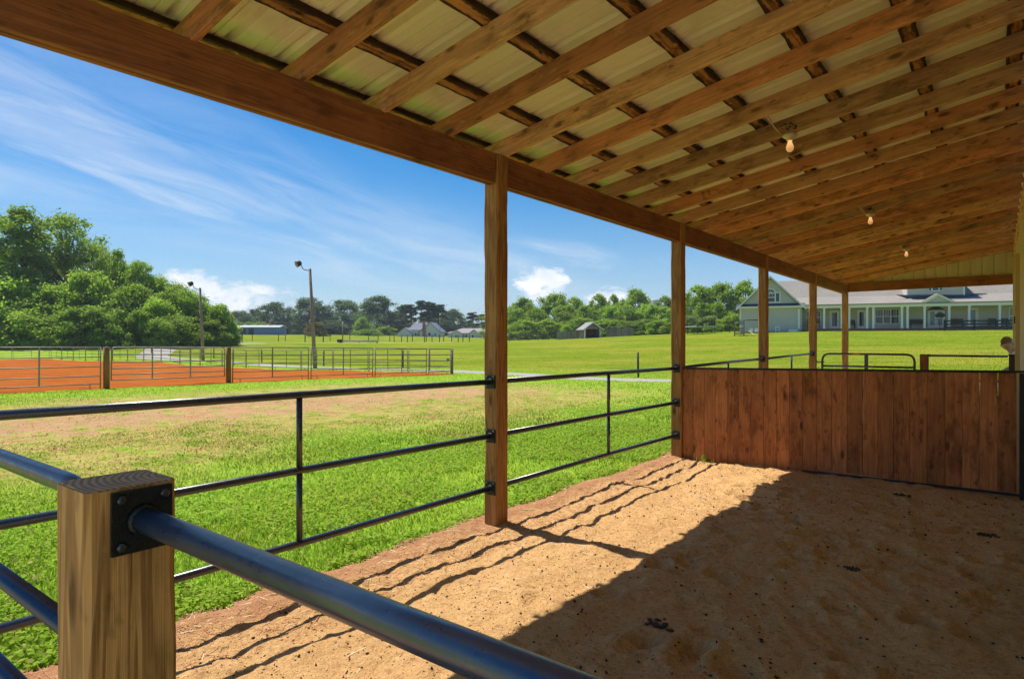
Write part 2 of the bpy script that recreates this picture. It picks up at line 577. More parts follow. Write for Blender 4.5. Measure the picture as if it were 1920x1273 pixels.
def roof_under():
    m, t, p = new_mat('cream_roof_metal')
    g = t.add('ShaderNodeNewGeometry')
    tc = t.add('ShaderNodeTexCoord')
    oi = t.add('ShaderNodeObjectInfo')
    v = t.vmath('MULTIPLY', g.outputs['Position'], (0.9, 14.0, 1.0))
    n = t.noise(v, 1.0, 5, 0.6)
    n2 = t.noise(g.outputs['Position'], 2.2, 4)
    col = t.mix(t.smooth(n, 0.3, 0.7), (0.87, 0.77, 0.57), (0.83, 0.73, 0.53))
    col = t.mix(t.math('MULTIPLY', t.smooth(n2, 0.52, 0.75), 0.35), col, (0.44, 0.36, 0.2))
    k = t.math('ADD', 0.93, t.math('MULTIPLY', oi.outputs['Random'], 0.14))
    col = t.mix(1.0, col, t.comb(k, k, k), 'MULTIPLY')
    t.l.new(col, p.inputs['Base Color'])
    p.inputs['Roughness'].default_value = 0.42
    p.inputs['Specular IOR Level'].default_value = 0.6
    return m
M['roof_metal'] = roof_under()
M['cream_metal'] = plain('cream_wall_metal', (0.62, 0.54, 0.33), 0.5, 0, 0.06, 3)

def dirt_mat():
    m, t, p = new_mat('sawdust_dirt')
    g = t.add('ShaderNodeNewGeometry')
    P = g.outputs['Position']
    big = t.noise(P, 0.8, 4, 0.6)
    mid = t.noise(P, 5.0, 6, 0.65)
    fine = t.noise(P, 34.0, 6, 0.72)
    grain = t.noise(P, 120.0, 4, 0.75)
    crumb = t.voro(t.vmath('ADD', P, (0, 0, 0)), 75.0)
    col = t.mix(t.smooth(big, 0.3, 0.7), (0.73, 0.445, 0.19), (0.66, 0.385, 0.16))
    col = t.mix(t.math('MULTIPLY', t.smooth(mid, 0.50, 0.72), 0.5), col, (0.56, 0.31, 0.135))
    col = t.mix(t.math('MULTIPLY', t.smooth(fine, 0.52, 0.68), 0.75), col, (0.78, 0.52, 0.26))
    col = t.mix(t.math('MULTIPLY', t.smooth(fine, 0.47, 0.34), 0.7), col, (0.42, 0.22, 0.095))
    fleck = t.noise(P, 15.0, 5, 0.7)
    col = t.mix(t.math('MULTIPLY', t.smooth(fleck, 0.585, 0.66), 0.5), col, (0.30, 0.155, 0.07))
    col = t.mix(t.math('MULTIPLY', t.smooth(fleck, 0.42, 0.33), 0.45), col, (0.92, 0.62, 0.30))
    gk = t.math('ADD', 0.45, t.math('MULTIPLY', grain, 1.1))
    col = t.mix(1.0, col, t.comb(gk, gk, gk), 'MULTIPLY')
    # damp, trampled soil further in under the roof and red clay along the drip line
    X = t.xyz(P)[0]
    inn = t.math('MULTIPLY', t.smooth(t.math('ADD', X, t.math('MULTIPLY', t.math('SUBTRACT', mid, 0.5), 1.5)), -2.3, -1.2), 0.0)
    col = t.mix(inn, col, (0.27, 0.135, 0.06))
    drip = t.math('SUBTRACT', 1.0, t.smooth(t.math('ADD', X, t.math('MULTIPLY', t.math('SUBTRACT', mid, 0.5), 0.9)), -3.28, -3.02))
    col = t.mix(t.math('MULTIPLY', drip, 0.75), col, t.mix(fine, (0.36, 0.12, 0.05), (0.50, 0.27, 0.14)))
    t.l.new(col, p.inputs['Base Color'])
    p.inputs['Roughness'].default_value = 0.95
    p.inputs['Specular IOR Level'].default_value = 0.1
    h = t.math('ADD', t.math('MULTIPLY', fine, 1.0), t.math('MULTIPLY', grain, 0.35))
    t.l.new(t.bump(t.math('ADD', h, t.math('MULTIPLY', fleck, 0.8)), 0.9, 0.028), p.inputs['Normal'])
    return m
M['dirt'] = dirt_mat()

def yard_masks(t, P):
    """dry / bare share of the yard between the shed and the arena, and far meadow share"""
    X, Y, Z = t.xyz(P)
    n = t.noise(P, 0.28, 5, 0.6)
    n2 = t.noise(P, 1.5, 5, 0.65)
    w = t.math('ADD', X, t.math('MULTIPLY', t.math('SUBTRACT', n, 0.5), 9.0))
    band = t.math('MULTIPLY', t.smooth(w, -22.0, -18.5), t.math('SUBTRACT', 1.0, t.smooth(w, -9.5, -6.2)))
    wy = t.math('ADD', Y, t.math('MULTIPLY', t.math('SUBTRACT', n, 0.5), 10.0))
    band = t.math('MULTIPLY', band, t.math('SUBTRACT', 1.0, t.smooth(wy, 14.0, 21.0)))
    dry = t.math('MULTIPLY', band, t.smooth(t.math('ADD', t.math('MULTIPLY', n2, 0.6), t.math('MULTIPLY', n, 0.6)), 0.44, 0.52))
    core = t.math('MULTIPLY', t.smooth(w, -18.0, -15.0), t.math('SUBTRACT', 1.0, t.smooth(w, -13.0, -10.0)))
    n6 = t.noise(P, 3.1, 6, 0.7)
    core = t.math('ADD', t.math('MULTIPLY', core, 0.75), 0.25)
    bare = t.math('MULTIPLY', band, t.smooth(t.math('ADD', t.math('ADD', t.math('MULTIPLY', n2, 0.5), t.math('MULTIPLY', n6, 0.35)), t.math('MULTIPLY', core, 0.16)), 0.53, 0.565))
    hill = t.smooth(Y, 26.0, 42.0)
    return dry, bare, hill, n, n2

def grass_cols(t, P, rnd):
    dry, bare, hill, n, n2 = yard_masks(t, P)
    g0 = t.smooth(t.noise(P, 0.9, 4, 0.6), 0.35, 0.65)
    g = t.mix(rnd, (0.18, 0.32, 0.024), (0.34, 0.50, 0.055))
    gh = t.mix(rnd, (0.13, 0.195, 0.012), (0.21, 0.275, 0.02))
    n3 = t.noise(t.vmath('MULTIPLY', P, (0.06, 0.22, 1)), 1.0, 5, 0.6)
    gh = t.mix(t.math('MULTIPLY', t.smooth(n3, 0.45, 0.66), 0.8), gh, (0.28, 0.27, 0.035))
    n4 = t.noise(t.vmath('MULTIPLY', P, (0.12, 0.35, 1)), 1.3, 5, 0.65)
    gh = t.mix(t.math('MULTIPLY', t.smooth(n4, 0.50, 0.72), 0.7), gh, (0.095, 0.17, 0.010))
    n5 = t.noise(P, 0.7, 5, 0.7)
    gh = t.mix(t.math('MULTIPLY', t.smooth(n5, 0.58, 0.74), 0.5), gh, (0.34, 0.29, 0.06))
    g = t.mix(t.math('MULTIPLY', g0, 0.35), g, (0.24, 0.29, 0.025))
    col = t.mix(hill, g, gh)
    dcol = t.mix(rnd, (0.50, 0.36, 0.15), (0.36, 0.31, 0.08))
    dcol = t.mix(t.smooth(t.noise(P, 2.1, 5, 0.7), 0.50, 0.60), dcol, (0.20, 0.27, 0.03))
    col = t.mix(t.math('MULTIPLY', dry, 0.85), col, dcol)
    return col, dry, bare, n, n2

def ground_mat():
    m, t, p = new_mat('meadow_ground')
    g = t.add('ShaderNodeNewGeometry')
    P = g.outputs['Position']
    f1 = t.noise(P, 9.0, 6, 0.7)
    f2 = t.noise(P, 0.9, 5, 0.6)
    rnd = t.smooth(t.math('ADD', t.math('MULTIPLY', f1, 0.6), t.math('MULTIPLY', f2, 0.4)), 0.3, 0.7)
    col, dry, bare, n, n2 = grass_cols(t, P, rnd)
    soil = t.mix(f1, (0.42, 0.24, 0.115), (0.48, 0.32, 0.18))
    soil = t.mix(t.smooth(n2, 0.55, 0.7), soil, (0.48, 0.235, 0.105))
    col = t.mix(bare, col, soil)
    k = t.math('ADD', 0.42, t.math('MULTIPLY', t.noise(P, 3.2, 8, 0.75), 1.16))
    col = t.mix(1.0, col, t.comb(k, k, k), 'MULTIPLY')
    t.l.new(col, p.inputs['Base Color'])
    p.inputs['Roughness'].default_value = 0.95
    p.inputs['Specular IOR Level'].default_value = 0.0
    t.l.new(t.bump(t.math('ADD', f1, t.noise(P, 40, 4)), 0.6, 0.06), p.inputs['Normal'])
    return m
M['ground'] = ground_mat()

def blade_mat(name='grass_blade', gain=1.0):
    m, t, p = new_mat(name)
    g = t.add('ShaderNodeNewGeometry')
    rnd = g.outputs['Random Per Island']
    col, dry, bare, n, n2 = grass_cols(t, g.outputs['Position'], rnd)
    col = t.mix(1.0, col, (gain, gain, gain), 'MULTIPLY')
    col = t.mix(t.math('MULTIPLY', t.math('GREATER_THAN', t.math('FRACT', t.math('MULTIPLY', rnd, 7.77)), 0.88), 0.8), col, (0.52, 0.45, 0.16))
    t.l.new(col, p.inputs['Base Color'])
    p.inputs['Roughness'].default_value = 0.7
    p.inputs['Specular IOR Level'].default_value = 0.08
    tr = t.add('ShaderNodeBsdfTranslucent')
    t.l.new(col, tr.inputs[0])
    mx = t.add('ShaderNodeMixShader')
    mx.inputs[0].default_value = 0.5
    t.l.new(p.outputs[0], mx.inputs[1])
    t.l.new(tr.outputs[0], mx.inputs[2])
    t.l.new(mx.outputs[0], t.n['Material Output'].inputs[0])
    return m
M['blade'] = blade_mat()
M['lush_blade'] = blade_mat('lush_grass_blade', 1.25)

def leaf_mat(name, ca, cb, trans=0.35):
    m, t, p = new_mat(name)
    g = t.add('ShaderNodeNewGeometry')
    oi = t.add('ShaderNodeObjectInfo')
    col = t.mix(g.outputs['Random Per Island'], ca, cb)
    k = t.math('ADD', 0.78, t.math('MULTIPLY', oi.outputs['Random'], 0.44))
    col = t.mix(1.0, col, t.comb(k, k, t.math('MULTIPLY', k, 0.95)), 'MULTIPLY')
    t.l.new(col, p.inputs['Base Color'])
    p.inputs['Roughness'].default_value = 0.6
    p.inputs['Specular IOR Level'].default_value = 0.2
    tr = t.add('ShaderNodeBsdfTranslucent')
    t.l.new(col, tr.inputs[0])
    mx = t.add('ShaderNodeMixShader')
    mx.inputs[0].default_value = trans
    t.l.new(p.outputs[0], mx.inputs[1])
    t.l.new(tr.outputs[0], mx.inputs[2])
    t.l.new(mx.outputs[0], t.n['Material Output'].inputs[0])
    return m
M['leaf'] = leaf_mat('broadleaf', (0.18, 0.31, 0.03), (0.37, 0.50, 0.06), 0.6)
M['leaf_bright'] = leaf_mat('bright_broadleaf', (0.21, 0.37, 0.03), (0.40, 0.55, 0.062), 0.6)
M['leaf_far'] = leaf_mat('far_dark_broadleaf', (0.08, 0.145, 0.05), (0.16, 0.23, 0.075), 0.5)
M['leaf_pine'] = leaf_mat('pine_needles', (0.045, 0.085, 0.03), (0.08, 0.125, 0.036), 0.3)
M['leaf_rust'] = leaf_mat('rusty_leaf', (0.20, 0.15, 0.03), (0.14, 0.15, 0.02), 0.35)
M['bark'] = plain('grey_brown_bark', (0.10, 0.075, 0.055), 0.9, 0, 0.4, 5, 0.6)

def arena_mat():
    m, t, p = new_mat('red_clay_footing')
    g = t.add('ShaderNodeNewGeometry')
    P = g.outputs['Position']
    a = t.noise(P, 0.5, 5, 0.6)
    b = t.noise(P, 5.0, 6, 0.7)
    c = t.noise(t.vmath('MULTIPLY', P, (0.3, 2.0, 1)), 1.0, 5, 0.6)
    col = t.mix(t.smooth(a, 0.3, 0.7), (0.40, 0.118, 0.026), (0.32, 0.088, 0.018))
    col = t.mix(t.math('MULTIPLY', t.smooth(c, 0.5, 0.75), 0.4), col, (0.46, 0.125, 0.020))
    b2 = t.noise(P, 1.6, 6, 0.7)
    k = t.math('ADD', 0.30, t.math('ADD', t.math('MULTIPLY', b, 0.75), t.math('MULTIPLY', b2, 0.65)))
    col = t.mix(1.0, col, t.comb(k, k, k), 'MULTIPLY')
    t.l.new(col, p.inputs['Base Color'])
    p.inputs['Roughness'].default_value = 0.95
    p.inputs['Specular IOR Level'].default_value = 0.0
    t.l.new(t.bump(b, 0.9, 0.08), p.inputs['Normal'])
    return m
M['arena'] = arena_mat()
M['gravel'] = plain('pale_gravel', (0.30, 0.28, 0.25), 0.95, 0, 0.3, 14, 0.5, 0.1)
# ------------------------------------------------------------------ terrain
ctrl = []
for x, y in ((-3, -14), (-3, 0), (-3, 8), (-3, 16), (3, -14), (3, 5), (3, 17), (-6, -6), (-6, 4), (-6, 12), (12, 0), (12, 12), (-8, 0), (-8, 8), (-7, 19), (2, 22)):
    ctrl.append((x, y, 0.0 if x > -5 else -0.03))
for px_, py_, f_ in ((203, 729, 21.9), (427, 718, 25.5), (848, 701, 36.6), (755, 690, 50), (607, 686, 57), (491, 680, 66), (1197, 708, 35),
                     (1258, 715, 29), (960, 704, 36), (380, 676, 61), (20, 650, 96), (150, 647, 96), (300, 646, 96), (425, 648, 100),
                     (480, 642, 122), (480, 628, 215), (650, 642, 125), (650, 630, 215), (800, 638, 185), (900, 639, 165), (960, 638.5, 125),
                     (1100, 633.5, 112), (1250, 627, 98), (1390, 624, 77), (1500, 620.5, 73.5), (1640, 619.5, 71), (1900, 617.5, 66.0)):
    x, y = at(px_, f_)
    ctrl.append((x, y, zat(py_, f_)))
ctrl += [(-91, 28, -0.55), (-91, 0, -0.5), (-91, -30, -0.4), (-25, -12, -0.12), (-60, 28, -0.5), (-55, 5, -0.35), (-40, -25, -0.2), (-110, -40, 1.0)]
for k in range(14):
    a = 2 * math.pi * k / 14
    for rr, z in ((330, 4.0), (900, 6.0)):
        ctrl.append((rr * math.cos(a), rr * math.sin(a), z if not (rr == 330 and 1.9 < a < 3.0) else 4.5))
CT = np.array(ctrl, dtype=float)
def _tps(d):
    return np.where(d > 1e-9, d * d * np.log(np.maximum(d, 1e-9)), 0.0)
_S = 100.0
_A = CT[:, :2] / _S
_D = np.sqrt(((_A[:, None] - _A[None]) ** 2).sum(-1))
_K = _tps(_D) + np.eye(len(_A)) * 2e-4
_Pm = np.hstack([np.ones((len(_A), 1)), _A])
_L = np.vstack([np.hstack([_K, _Pm]), np.hstack([_Pm.T, np.zeros((3, 3))])])
_wt = np.linalg.solve(_L, np.concatenate([CT[:, 2], np.zeros(3)]))

def smoothstep(a, b, x):
    t = np.clip((x - a) / (b - a), 0, 1)
    return t * t * (3 - 2 * t)

def terr(x, y):
    x = np.asarray(x, dtype=float)
    y = np.asarray(y, dtype=float)
    sh = x.shape
    q = np.stack([x.ravel(), y.ravel()], 1) / _S
    out = np.empty(len(q))
    for i in range(0, len(q), 20000):
        d = np.sqrt(((q[i:i + 20000, None] - _A[None]) ** 2).sum(-1))
        out[i:i + 20000] = _tps(d) @ _wt[:len(_A)] + _wt[len(_A)] + q[i:i + 20000] @ _wt[len(_A) + 1:]
    out = out.reshape(sh)
    # level pad under the shed
    w = smoothstep(-8, -4.0, x) * (1 - smoothstep(18.7, 24, y)) * (1 - smoothstep(14, 26, x)) * smoothstep(-25, -12, y)
    out = out * (1 - w) + w * (-0.025)
    out = out - 0.13 * smoothstep(-3.42, -3.15, x) * (1 - smoothstep(18.6, 19.0, y)) * (1 - smoothstep(0.75, 0.9, x)) * smoothstep(-1.1, -0.9, y)
    near = np.exp(-((x / 60) ** 2 + (y / 60) ** 2))
    return out + 0.012 * near * np.sin(x * 1.9 + 0.7 * np.sin(y * 1.3)) * np.cos(y * 1.6)

def tz(x, y):
    return float(terr(np.array([x]), np.array([y]))[0])

def build_ground():
    na = 620
    rs = [0.0]
    r = 0.6
    while r < 940:
        rs.append(r)
        r *= 1.028 if r < 150 else 1.07
    rs = np.array(rs[1:])
    a = np.linspace(0, 2 * np.pi, na, endpoint=False)
    X = (rs[:, None] * np.cos(a)[None])
    Y = (rs[:, None] * np.sin(a)[None])
    Z = terr(X, Y)
    v = np.stack([X.ravel(), Y.ravel(), Z.ravel()], 1)
    nr = len(rs)
    i = np.arange(nr - 1)[:, None] * na
    j = np.arange(na)[None]
    jn = (j + 1) % na
    f = np.stack([i + j, i + na + j, i + na + jn, i + jn], -1).reshape(-1, 4)
    v = np.vstack([v, [[0, 0, -0.025]]])
    me = mesh_np('ground', v, f, 4, M['ground'], True)
    return tag(link('ground', me), 'gently rising green meadow and worn lawn around the shed', kind='structure')
build_ground()

def fbm(x, y, s=1.0, o=4):
    """cheap value noise, numpy"""
    out = np.zeros_like(x)
    amp, fr = 1.0, s
    for k in range(o):
        xi, yi = np.floor(x * fr), np.floor(y * fr)
        xf, yf = x * fr - xi, y * fr - yi
        def h(a, b):
            q = np.sin(a * 127.1 + b * 311.7 + k * 17.3) * 43758.5453
            return q - np.floor(q)
        u, w = xf * xf * (3 - 2 * xf), yf * yf * (3 - 2 * yf)
        val = (h(xi, yi) * (1 - u) + h(xi + 1, yi) * u) * (1 - w) + (h(xi, yi + 1) * (1 - u) + h(xi + 1, yi + 1) * u) * w
        out += amp * (val - 0.5)
        amp *= 0.5
        fr *= 2.03
    return out

def floor_z(X, Y):
    base = 0.030 * fbm(X, Y, 1.1, 3) + 0.036 * fbm(X + 9, Y + 3, 3.1, 3) + 0.021 * fbm(X, Y, 7.0, 3) + 0.012 * fbm(X, Y, 17.0, 3)
    # trodden strip inside, raised rim along the drip line, slope to the edges
    z = 0.012 + base
    z += 0.02 * np.exp(-((X + 1.9) / 0.5) ** 2)
    z -= 0.05 * smoothstep(-3.25, -3.62, X)
    rg = np.random.default_rng(3)
    for k in range(130):
        hx, hy = rg.uniform(-2.0, 0.2), rg.uniform(0.5, 7.3)
        ang = rg.uniform(0, 3.14)
        dx, dy = X - hx, Y - hy
        a = dx * np.cos(ang) + dy * np.sin(ang)
        b = -dx * np.sin(ang) + dy * np.cos(ang)
        d = (a / 0.085) ** 2 + (b / 0.065) ** 2
        z += -0.032 * np.exp(-d ** 2) + 0.012 * np.exp(-((np.sqrt(d) - 1.5) / 0.4) ** 2)
    for k in range(10):                                   # rake-like scuffs
        hx, hy = rg.uniform(-1.2, 0.1), rg.uniform(2.5, 6.5)
        dx, dy = X - hx, Y - hy
        w = np.exp(-((dx / 0.35) ** 2 + (dy / 0.5) ** 2))
        z += 0.0035 * w * np.sin(dx * 48 + dy * 31 + k)
    return z

def build_floor():
    def sheet(x0, x1, y0, y1, s):
        xs = np.arange(x0, x1 + s / 2, s)
        ys = np.arange(y0, y1 + s / 2, s)
        X, Y = np.meshgrid(xs, ys)
        Z = floor_z(X, Y)
        return xs, ys, X, Y, Z
    xs, ys, X, Y, Z = sheet(-3.75, 0.9, -1.2, 19.2, 0.020)
    # uneven outer edge
    edge = -3.40 - 0.09 * fbm(np.zeros_like(Y) + 3.3, Y, 1.7, 4)
    Z = Z - 0.10 * smoothstep(0.0, 0.16, edge - X)
    Z = Z - 0.02 * smoothstep(18.7, 19.1, Y)
    v = np.stack([X.ravel(), Y.ravel(), Z.ravel()], 1)
    nx, ny = len(xs), len(ys)
    i = np.arange(ny - 1)[:, None] * nx
    j = np.arange(nx - 1)[None]
    f = np.stack([i + j, i + j + 1, i + nx + j + 1, i + nx + j], -1).reshape(-1, 4)
    me = mesh_np('floor', v, f, 4, M['dirt'], True)
    tag(link('floor', me), 'loose brown sandy dirt floor of the lean-to', kind='structure')
build_floor()
def fz(x, y):
    return float(floor_z(np.array([x]), np.array([y]))[0])

def strip(name, pts, widths, mat, label, dz=0.03, step=1.0):
    """flat path laid over the ground along a centre line"""
    P = []
    for (a, b), (wa, wb) in zip(zip(pts[:-1], pts[1:]), zip(widths[:-1], widths[1:])):
        n = max(1, int(math.dist(a, b) / step))
        for i in range(n):
            t = i / n
            P.append((a[0] + (b[0] - a[0]) * t, a[1] + (b[1] - a[1]) * t, wa + (wb - wa) * t))
    P.append((*pts[-1], widths[-1]))
    P = np.array(P)
    for _ in range(6):
        P[1:-1] = (P[:-2] + 2 * P[1:-1] + P[2:]) / 4
    T = np.gradient(P[:, :2], axis=0)
    T /= np.linalg.norm(T, axis=1)[:, None]
    N = np.stack([-T[:, 1], T[:, 0]], 1)
    m = 7
    V = []
    for k in range(m):
        t = k / (m - 1) - 0.5
        jit = 0.25 * fbm(np.arange(len(P)) * 0.37 + 11 * k, np.zeros(len(P)), 1.0, 3) if k in (0, m - 1) else 0
        q = P[:, :2] + N * (P[:, 2] * t + jit)[:, None]
        z = terr(q[:, 0], q[:, 1]) + (dz if 0 < k < m - 1 else -0.03)
        V.append(np.column_stack([q, z]))
    V = np.stack(V, 1).reshape(-1, 3)
    n = len(P)
    i = np.arange(n - 1)[:, None] * m
    j = np.arange(m - 1)[None]
    f = np.stack([i + j, i + m + j, i + m + j + 1, i + j + 1], -1).reshape(-1, 4)
    return tag(link(name, mesh_np(name, V, f, 4, mat, True)), label, kind='structure')
strip('driveway', [(30, 31), (4, 28.2), (-12, 28.0), (-22, 30.0), (-34, 31.2), (-60, 32.2), (-84, 35), (-100, 44), (-104, 62)], [4.2, 4.2, 4.0, 3.4, 2.8, 2.8, 4.5, 5, 4],
      M['gravel'], 'pale gravel driveway passing the far side of the arena')
p1 = [at(x, 121) for x in (300, 430, 560, 700, 850)]
strip('path', p1, [1.5, 1.6, 1.6, 2.0, 1.5], plain('dry_lane', (0.42, 0.36, 0.17), 0.95, 0, 0.3, 2), 'pale dry lane across the far meadow', step=3)

strip('added_bounce_apron', [(-1, -26), (0, -14), (0.5, -6), (0, -0.7)], [9, 10, 10, 9], plain('bounce_apron_gravel', (0.55, 0.47, 0.36), 0.95, 0, 0.2, 12, 0.4, 0.1), 'unseen pale gravel apron added to bounce sunlight into the shed')  # unseen apron behind the camera, added to bounce sun under the roof
AX0, AX1, AY0, AY1 = -91.0, -24.75, -24.0, 26.6       # arena rectangle
def build_arena():
    xs = np.arange(AX0 - 0.8, AX1 + 1.0, 0.7)
    ys = np.arange(AY0, AY1 + 0.5, 0.7)
    X, Y = np.meshgrid(xs, ys)
    e = 0.5 * fbm(X, Y, 0.6, 3)
    Z = terr(X, Y) + 0.05 + 0.05 * fbm(X, Y, 0.8, 3)
    d = np.minimum(np.minimum(X - (AX0 - 0.6), (AX1 + 0.55) - X), np.minimum(AY1 + 0.3 - Y, Y - AY0 + 1)) + e
    Z = Z - 0.16 * (1 - smoothstep(-0.1, 0.6, d))
    v = np.stack([X.ravel(), Y.ravel(), Z.ravel()], 1)
    nx, ny = len(xs), len(ys)
    i = np.arange(ny - 1)[:, None] * nx
    j = np.arange(nx - 1)[None]
    f = np.stack([i + j, i + j + 1, i + nx + j + 1, i + nx + j], -1).reshape(-1, 4)
    tag(link('arena_ground', mesh_np('arena_ground', v, f, 4, M['arena'], True)), 'raked orange red clay footing of the riding arena', kind='structure')
build_arena()

# thin summer haze over the whole place
mh = bpy.data.materials.new('thin_haze')
mh.use_nodes = True
th = NT(mh.node_tree)
th.n.clear()
pv = th.add('ShaderNodeVolumePrincipled')
pv.inputs['Color'].default_value = (0.78, 0.87, 1.0, 1)
pv.inputs['Density'].default_value = 0.0003
ov = th.add('ShaderNodeOutputMaterial')
th.l.new(pv.outputs[0], ov.inputs['Volume'])
tag(MB().box((-980, -980, -8), (980, 980, 48)).build('haze', mh), 'thin bluish summer haze over the far trees', kind='stuff')

# ------------------------------------------------------------------ the lean-to shed
PX, P1Y, BAY = -3.21, 3.96, 3.66
POSTS = [P1Y + BAY * k for k in range(-2, 5)]            # -3.36 ... 18.6
SB = Vector((-1.5, 8.0, 0.0))
shed = thing('lean_to_shed', 'open wooden lean-to shed with timber posts, rafters and metal sheet roof', 'shed', SB)
BEAM_Z0, BEAM_Z1 = 2.715, 2.955
SL = 0.177
def raf_z(x):                                            # underside of the rafters
    return 2.95 + SL * (x + 3.155)
for k, y in enumerate(POSTS):
    if k == 0:
        continue
    H = BEAM_Z1 - 0.004 + 0.25
    me = rough_board_mesh(H, 0.140, 0.140, M['post'], 0.0045, 0.06, 3.1 * k + (40 if k == 2 else 0), 2.6)
    top = BEAM_Z1 - 0.004
    link('post', me, shed, mat4=Matrix.Translation(Vector((PX, y, (top - 0.25) / 2)) - SB) @ frame((0, 0, 0), (0, 0, 1), (0, 1, 0)))
for a, b in zip(POSTS[1:-1], POSTS[2:]):
    for x, dz in ((PX + 0.034, 0.0), (PX - 0.008, -0.004)):
        board('eave_beam', shed, (x, a + 0.0715, (BEAM_Z0 + BEAM_Z1) / 2 + dz), (x, b - 0.0715, (BEAM_Z0 + BEAM_Z1) / 2 + dz), 0.038, BEAM_Z1 - BEAM_Z0, M['beam'], base=SB)
tail, head = -3.415, 0.26
NR = 37
for k in range(NR):
    y = P1Y + 0.61 * (k - 12) + 0.012 + random.uniform(-0.012, 0.012)
    if y < -0.2:
        continue
    zc = 0.07 / math.cos(math.atan(SL)) + random.uniform(-0.003, 0.003)
    if k == 12:
        y += 0.03
    board('rafter', shed, (tail, y, raf_z(tail) + zc), (head, y, raf_z(head) + zc), 0.038, 0.14, M['rafter'], base=SB)
YA, YB = -0.22, 18.9
for k, x in enumerate((-3.372, -2.86, -2.27, -1.67, -1.075, -0.49, 0.10)):
    me = rough_board_mesh(YB - YA, 0.10, 0.038, M['purlin'], 0.010, 0.06, 11.7 * k, 7.0)
    zc = raf_z(x) + 0.1425 + 0.0185
    nrm = Vector((-SL, 0, 1)).normalized()
    link('purlin', me, shed, mat4=Matrix.Translation(Vector((x, (YA + YB) / 2, zc)) - SB) @ frame((0, 0, 0), (0, 1, 0), nrm))
def rib_profile(width, pitch, h, lip=0.0):
    """(offset, height) of ribbed sheet metal across its width"""
    out = []
    x = 0.0
    n = int(round(width / pitch))
    for i in range(n):
        b = i * pitch
        out += [(b, 0), (b + pitch * 0.36, 0), (b + pitch * 0.37, h * 0.28), (b + pitch * 0.40, h * 0.28), (b + pitch * 0.41, 0), (b + pitch * 0.62, 0), (b + pitch * 0.63, h * 0.28), (b + pitch * 0.66, h * 0.28), (b + pitch * 0.67, 0),
                (b + pitch * 0.80, 0), (b + pitch * 0.86, h), (b + pitch * 0.93, h), (b + pitch * 0.99, 0)]
    out.append((width, 0.0))
    if lip:
        out.append((width + lip, 0.0))
    return out
def sheet_mesh(prof, p0, p1, across, up, mat, name):
    """ribbed sheet spanning p0..p1, profile along 'across', ribs along 'up', with thickness"""
    m = MB()
    p0, p1, across, up = Vector(p0), Vector(p1), Vector(across), Vector(up)
    for side in (0, 1):
        pass
    i = m.addv([p0 + across * o + up * h for o, h in prof])
    j = m.addv([p1 + across * o + up * h for o, h in prof])
    i2 = m.addv([p0 + across * o + up * (h + 0.0015) for o, h in prof])
    j2 = m.addv([p1 + across * o + up * (h + 0.0015) for o, h in prof])
    n = len(prof)
    for k in range(n - 1):
        m.face((i + k, j + k, j + k + 1, i + k + 1))
        m.face((i2 + k + 1, j2 + k + 1, j2 + k, i2 + k))
        m.face((i + k + 1, i2 + k + 1, i2 + k, i + k))
        m.face((j + k, j2 + k, j2 + k + 1, j + k + 1))
    m.face((i, i2, j2, j))
    m.face((i + n - 1, j + n - 1, j2 + n - 1, i2 + n - 1))
    return m.mesh(name, mat)
SHW = 0.914
ns = int((YB - YA + 0.3) / SHW) + 1
up = Vector((-SL, 0, 1)).normalized()
x0, x1 = -3.445, 0.31
zs = 0.1425 + 0.0395
me = sheet_mesh(rib_profile(SHW, SHW / 3, 0.030, 0.035), (x0, 0, raf_z(x0) + zs), (x1, 0, raf_z(x1) + zs), (0, 1, 0), up, M['roof_metal'], 'roof_sheet')
for k in range(ns):
    link('roof_sheet', me, shed, loc=Vector((0, YA - 0.1 + k * SHW, 0.004 * (k % 2))) - SB)
board('ledger_board', shed, (0.287, YA, raf_z(0.287) - 0.02), (0.287, YB, raf_z(0.287) - 0.02), 0.038, 0.19, M['rafter'], base=SB)
# far end: tie beam, ribbed gable sheets
YE = POSTS[-1]
board('end_beam', shed, (PX + 0.073, YE, 2.885), (0.262, YE, 2.905), 0.038, 0.235, M['beam'], base=SB)
prof = rib_profile(0.914, 0.2285, 0.02)
for k in range(4):
    xa = -3.24 + 0.914 * k - 0.004 * k
    m = MB()
    n = len(prof)
    lo = m.addv([(xa + o, YE + 0.035 + h, 2.80) for o, h in prof])
    hi = m.addv([(xa + o, YE + 0.035 + h, raf_z(xa + o) + 0.14) for o, h in prof])
    lo2 = m.addv([(xa + o, YE + 0.037 + h, 2.80) for o, h in prof])
    hi2 = m.addv([(xa + o, YE + 0.037 + h, raf_z(xa + o) + 0.14) for o, h in prof])
    for q in range(n - 1):
        if xa + prof[q + 1][0] > 0.29:
            break
        m.face((lo + q, lo + q + 1, hi + q + 1, hi + q))
        m.face((lo2 + q + 1, lo2 + q, hi2 + q, hi2 + q + 1))
        m.face((lo + q + 1, lo + q, lo2 + q, lo2 + q + 1))
    m.v = [tuple(Vector(p) - SB) for p in m.v]
    m.build('gable_sheet', M['cream_metal'], shed)

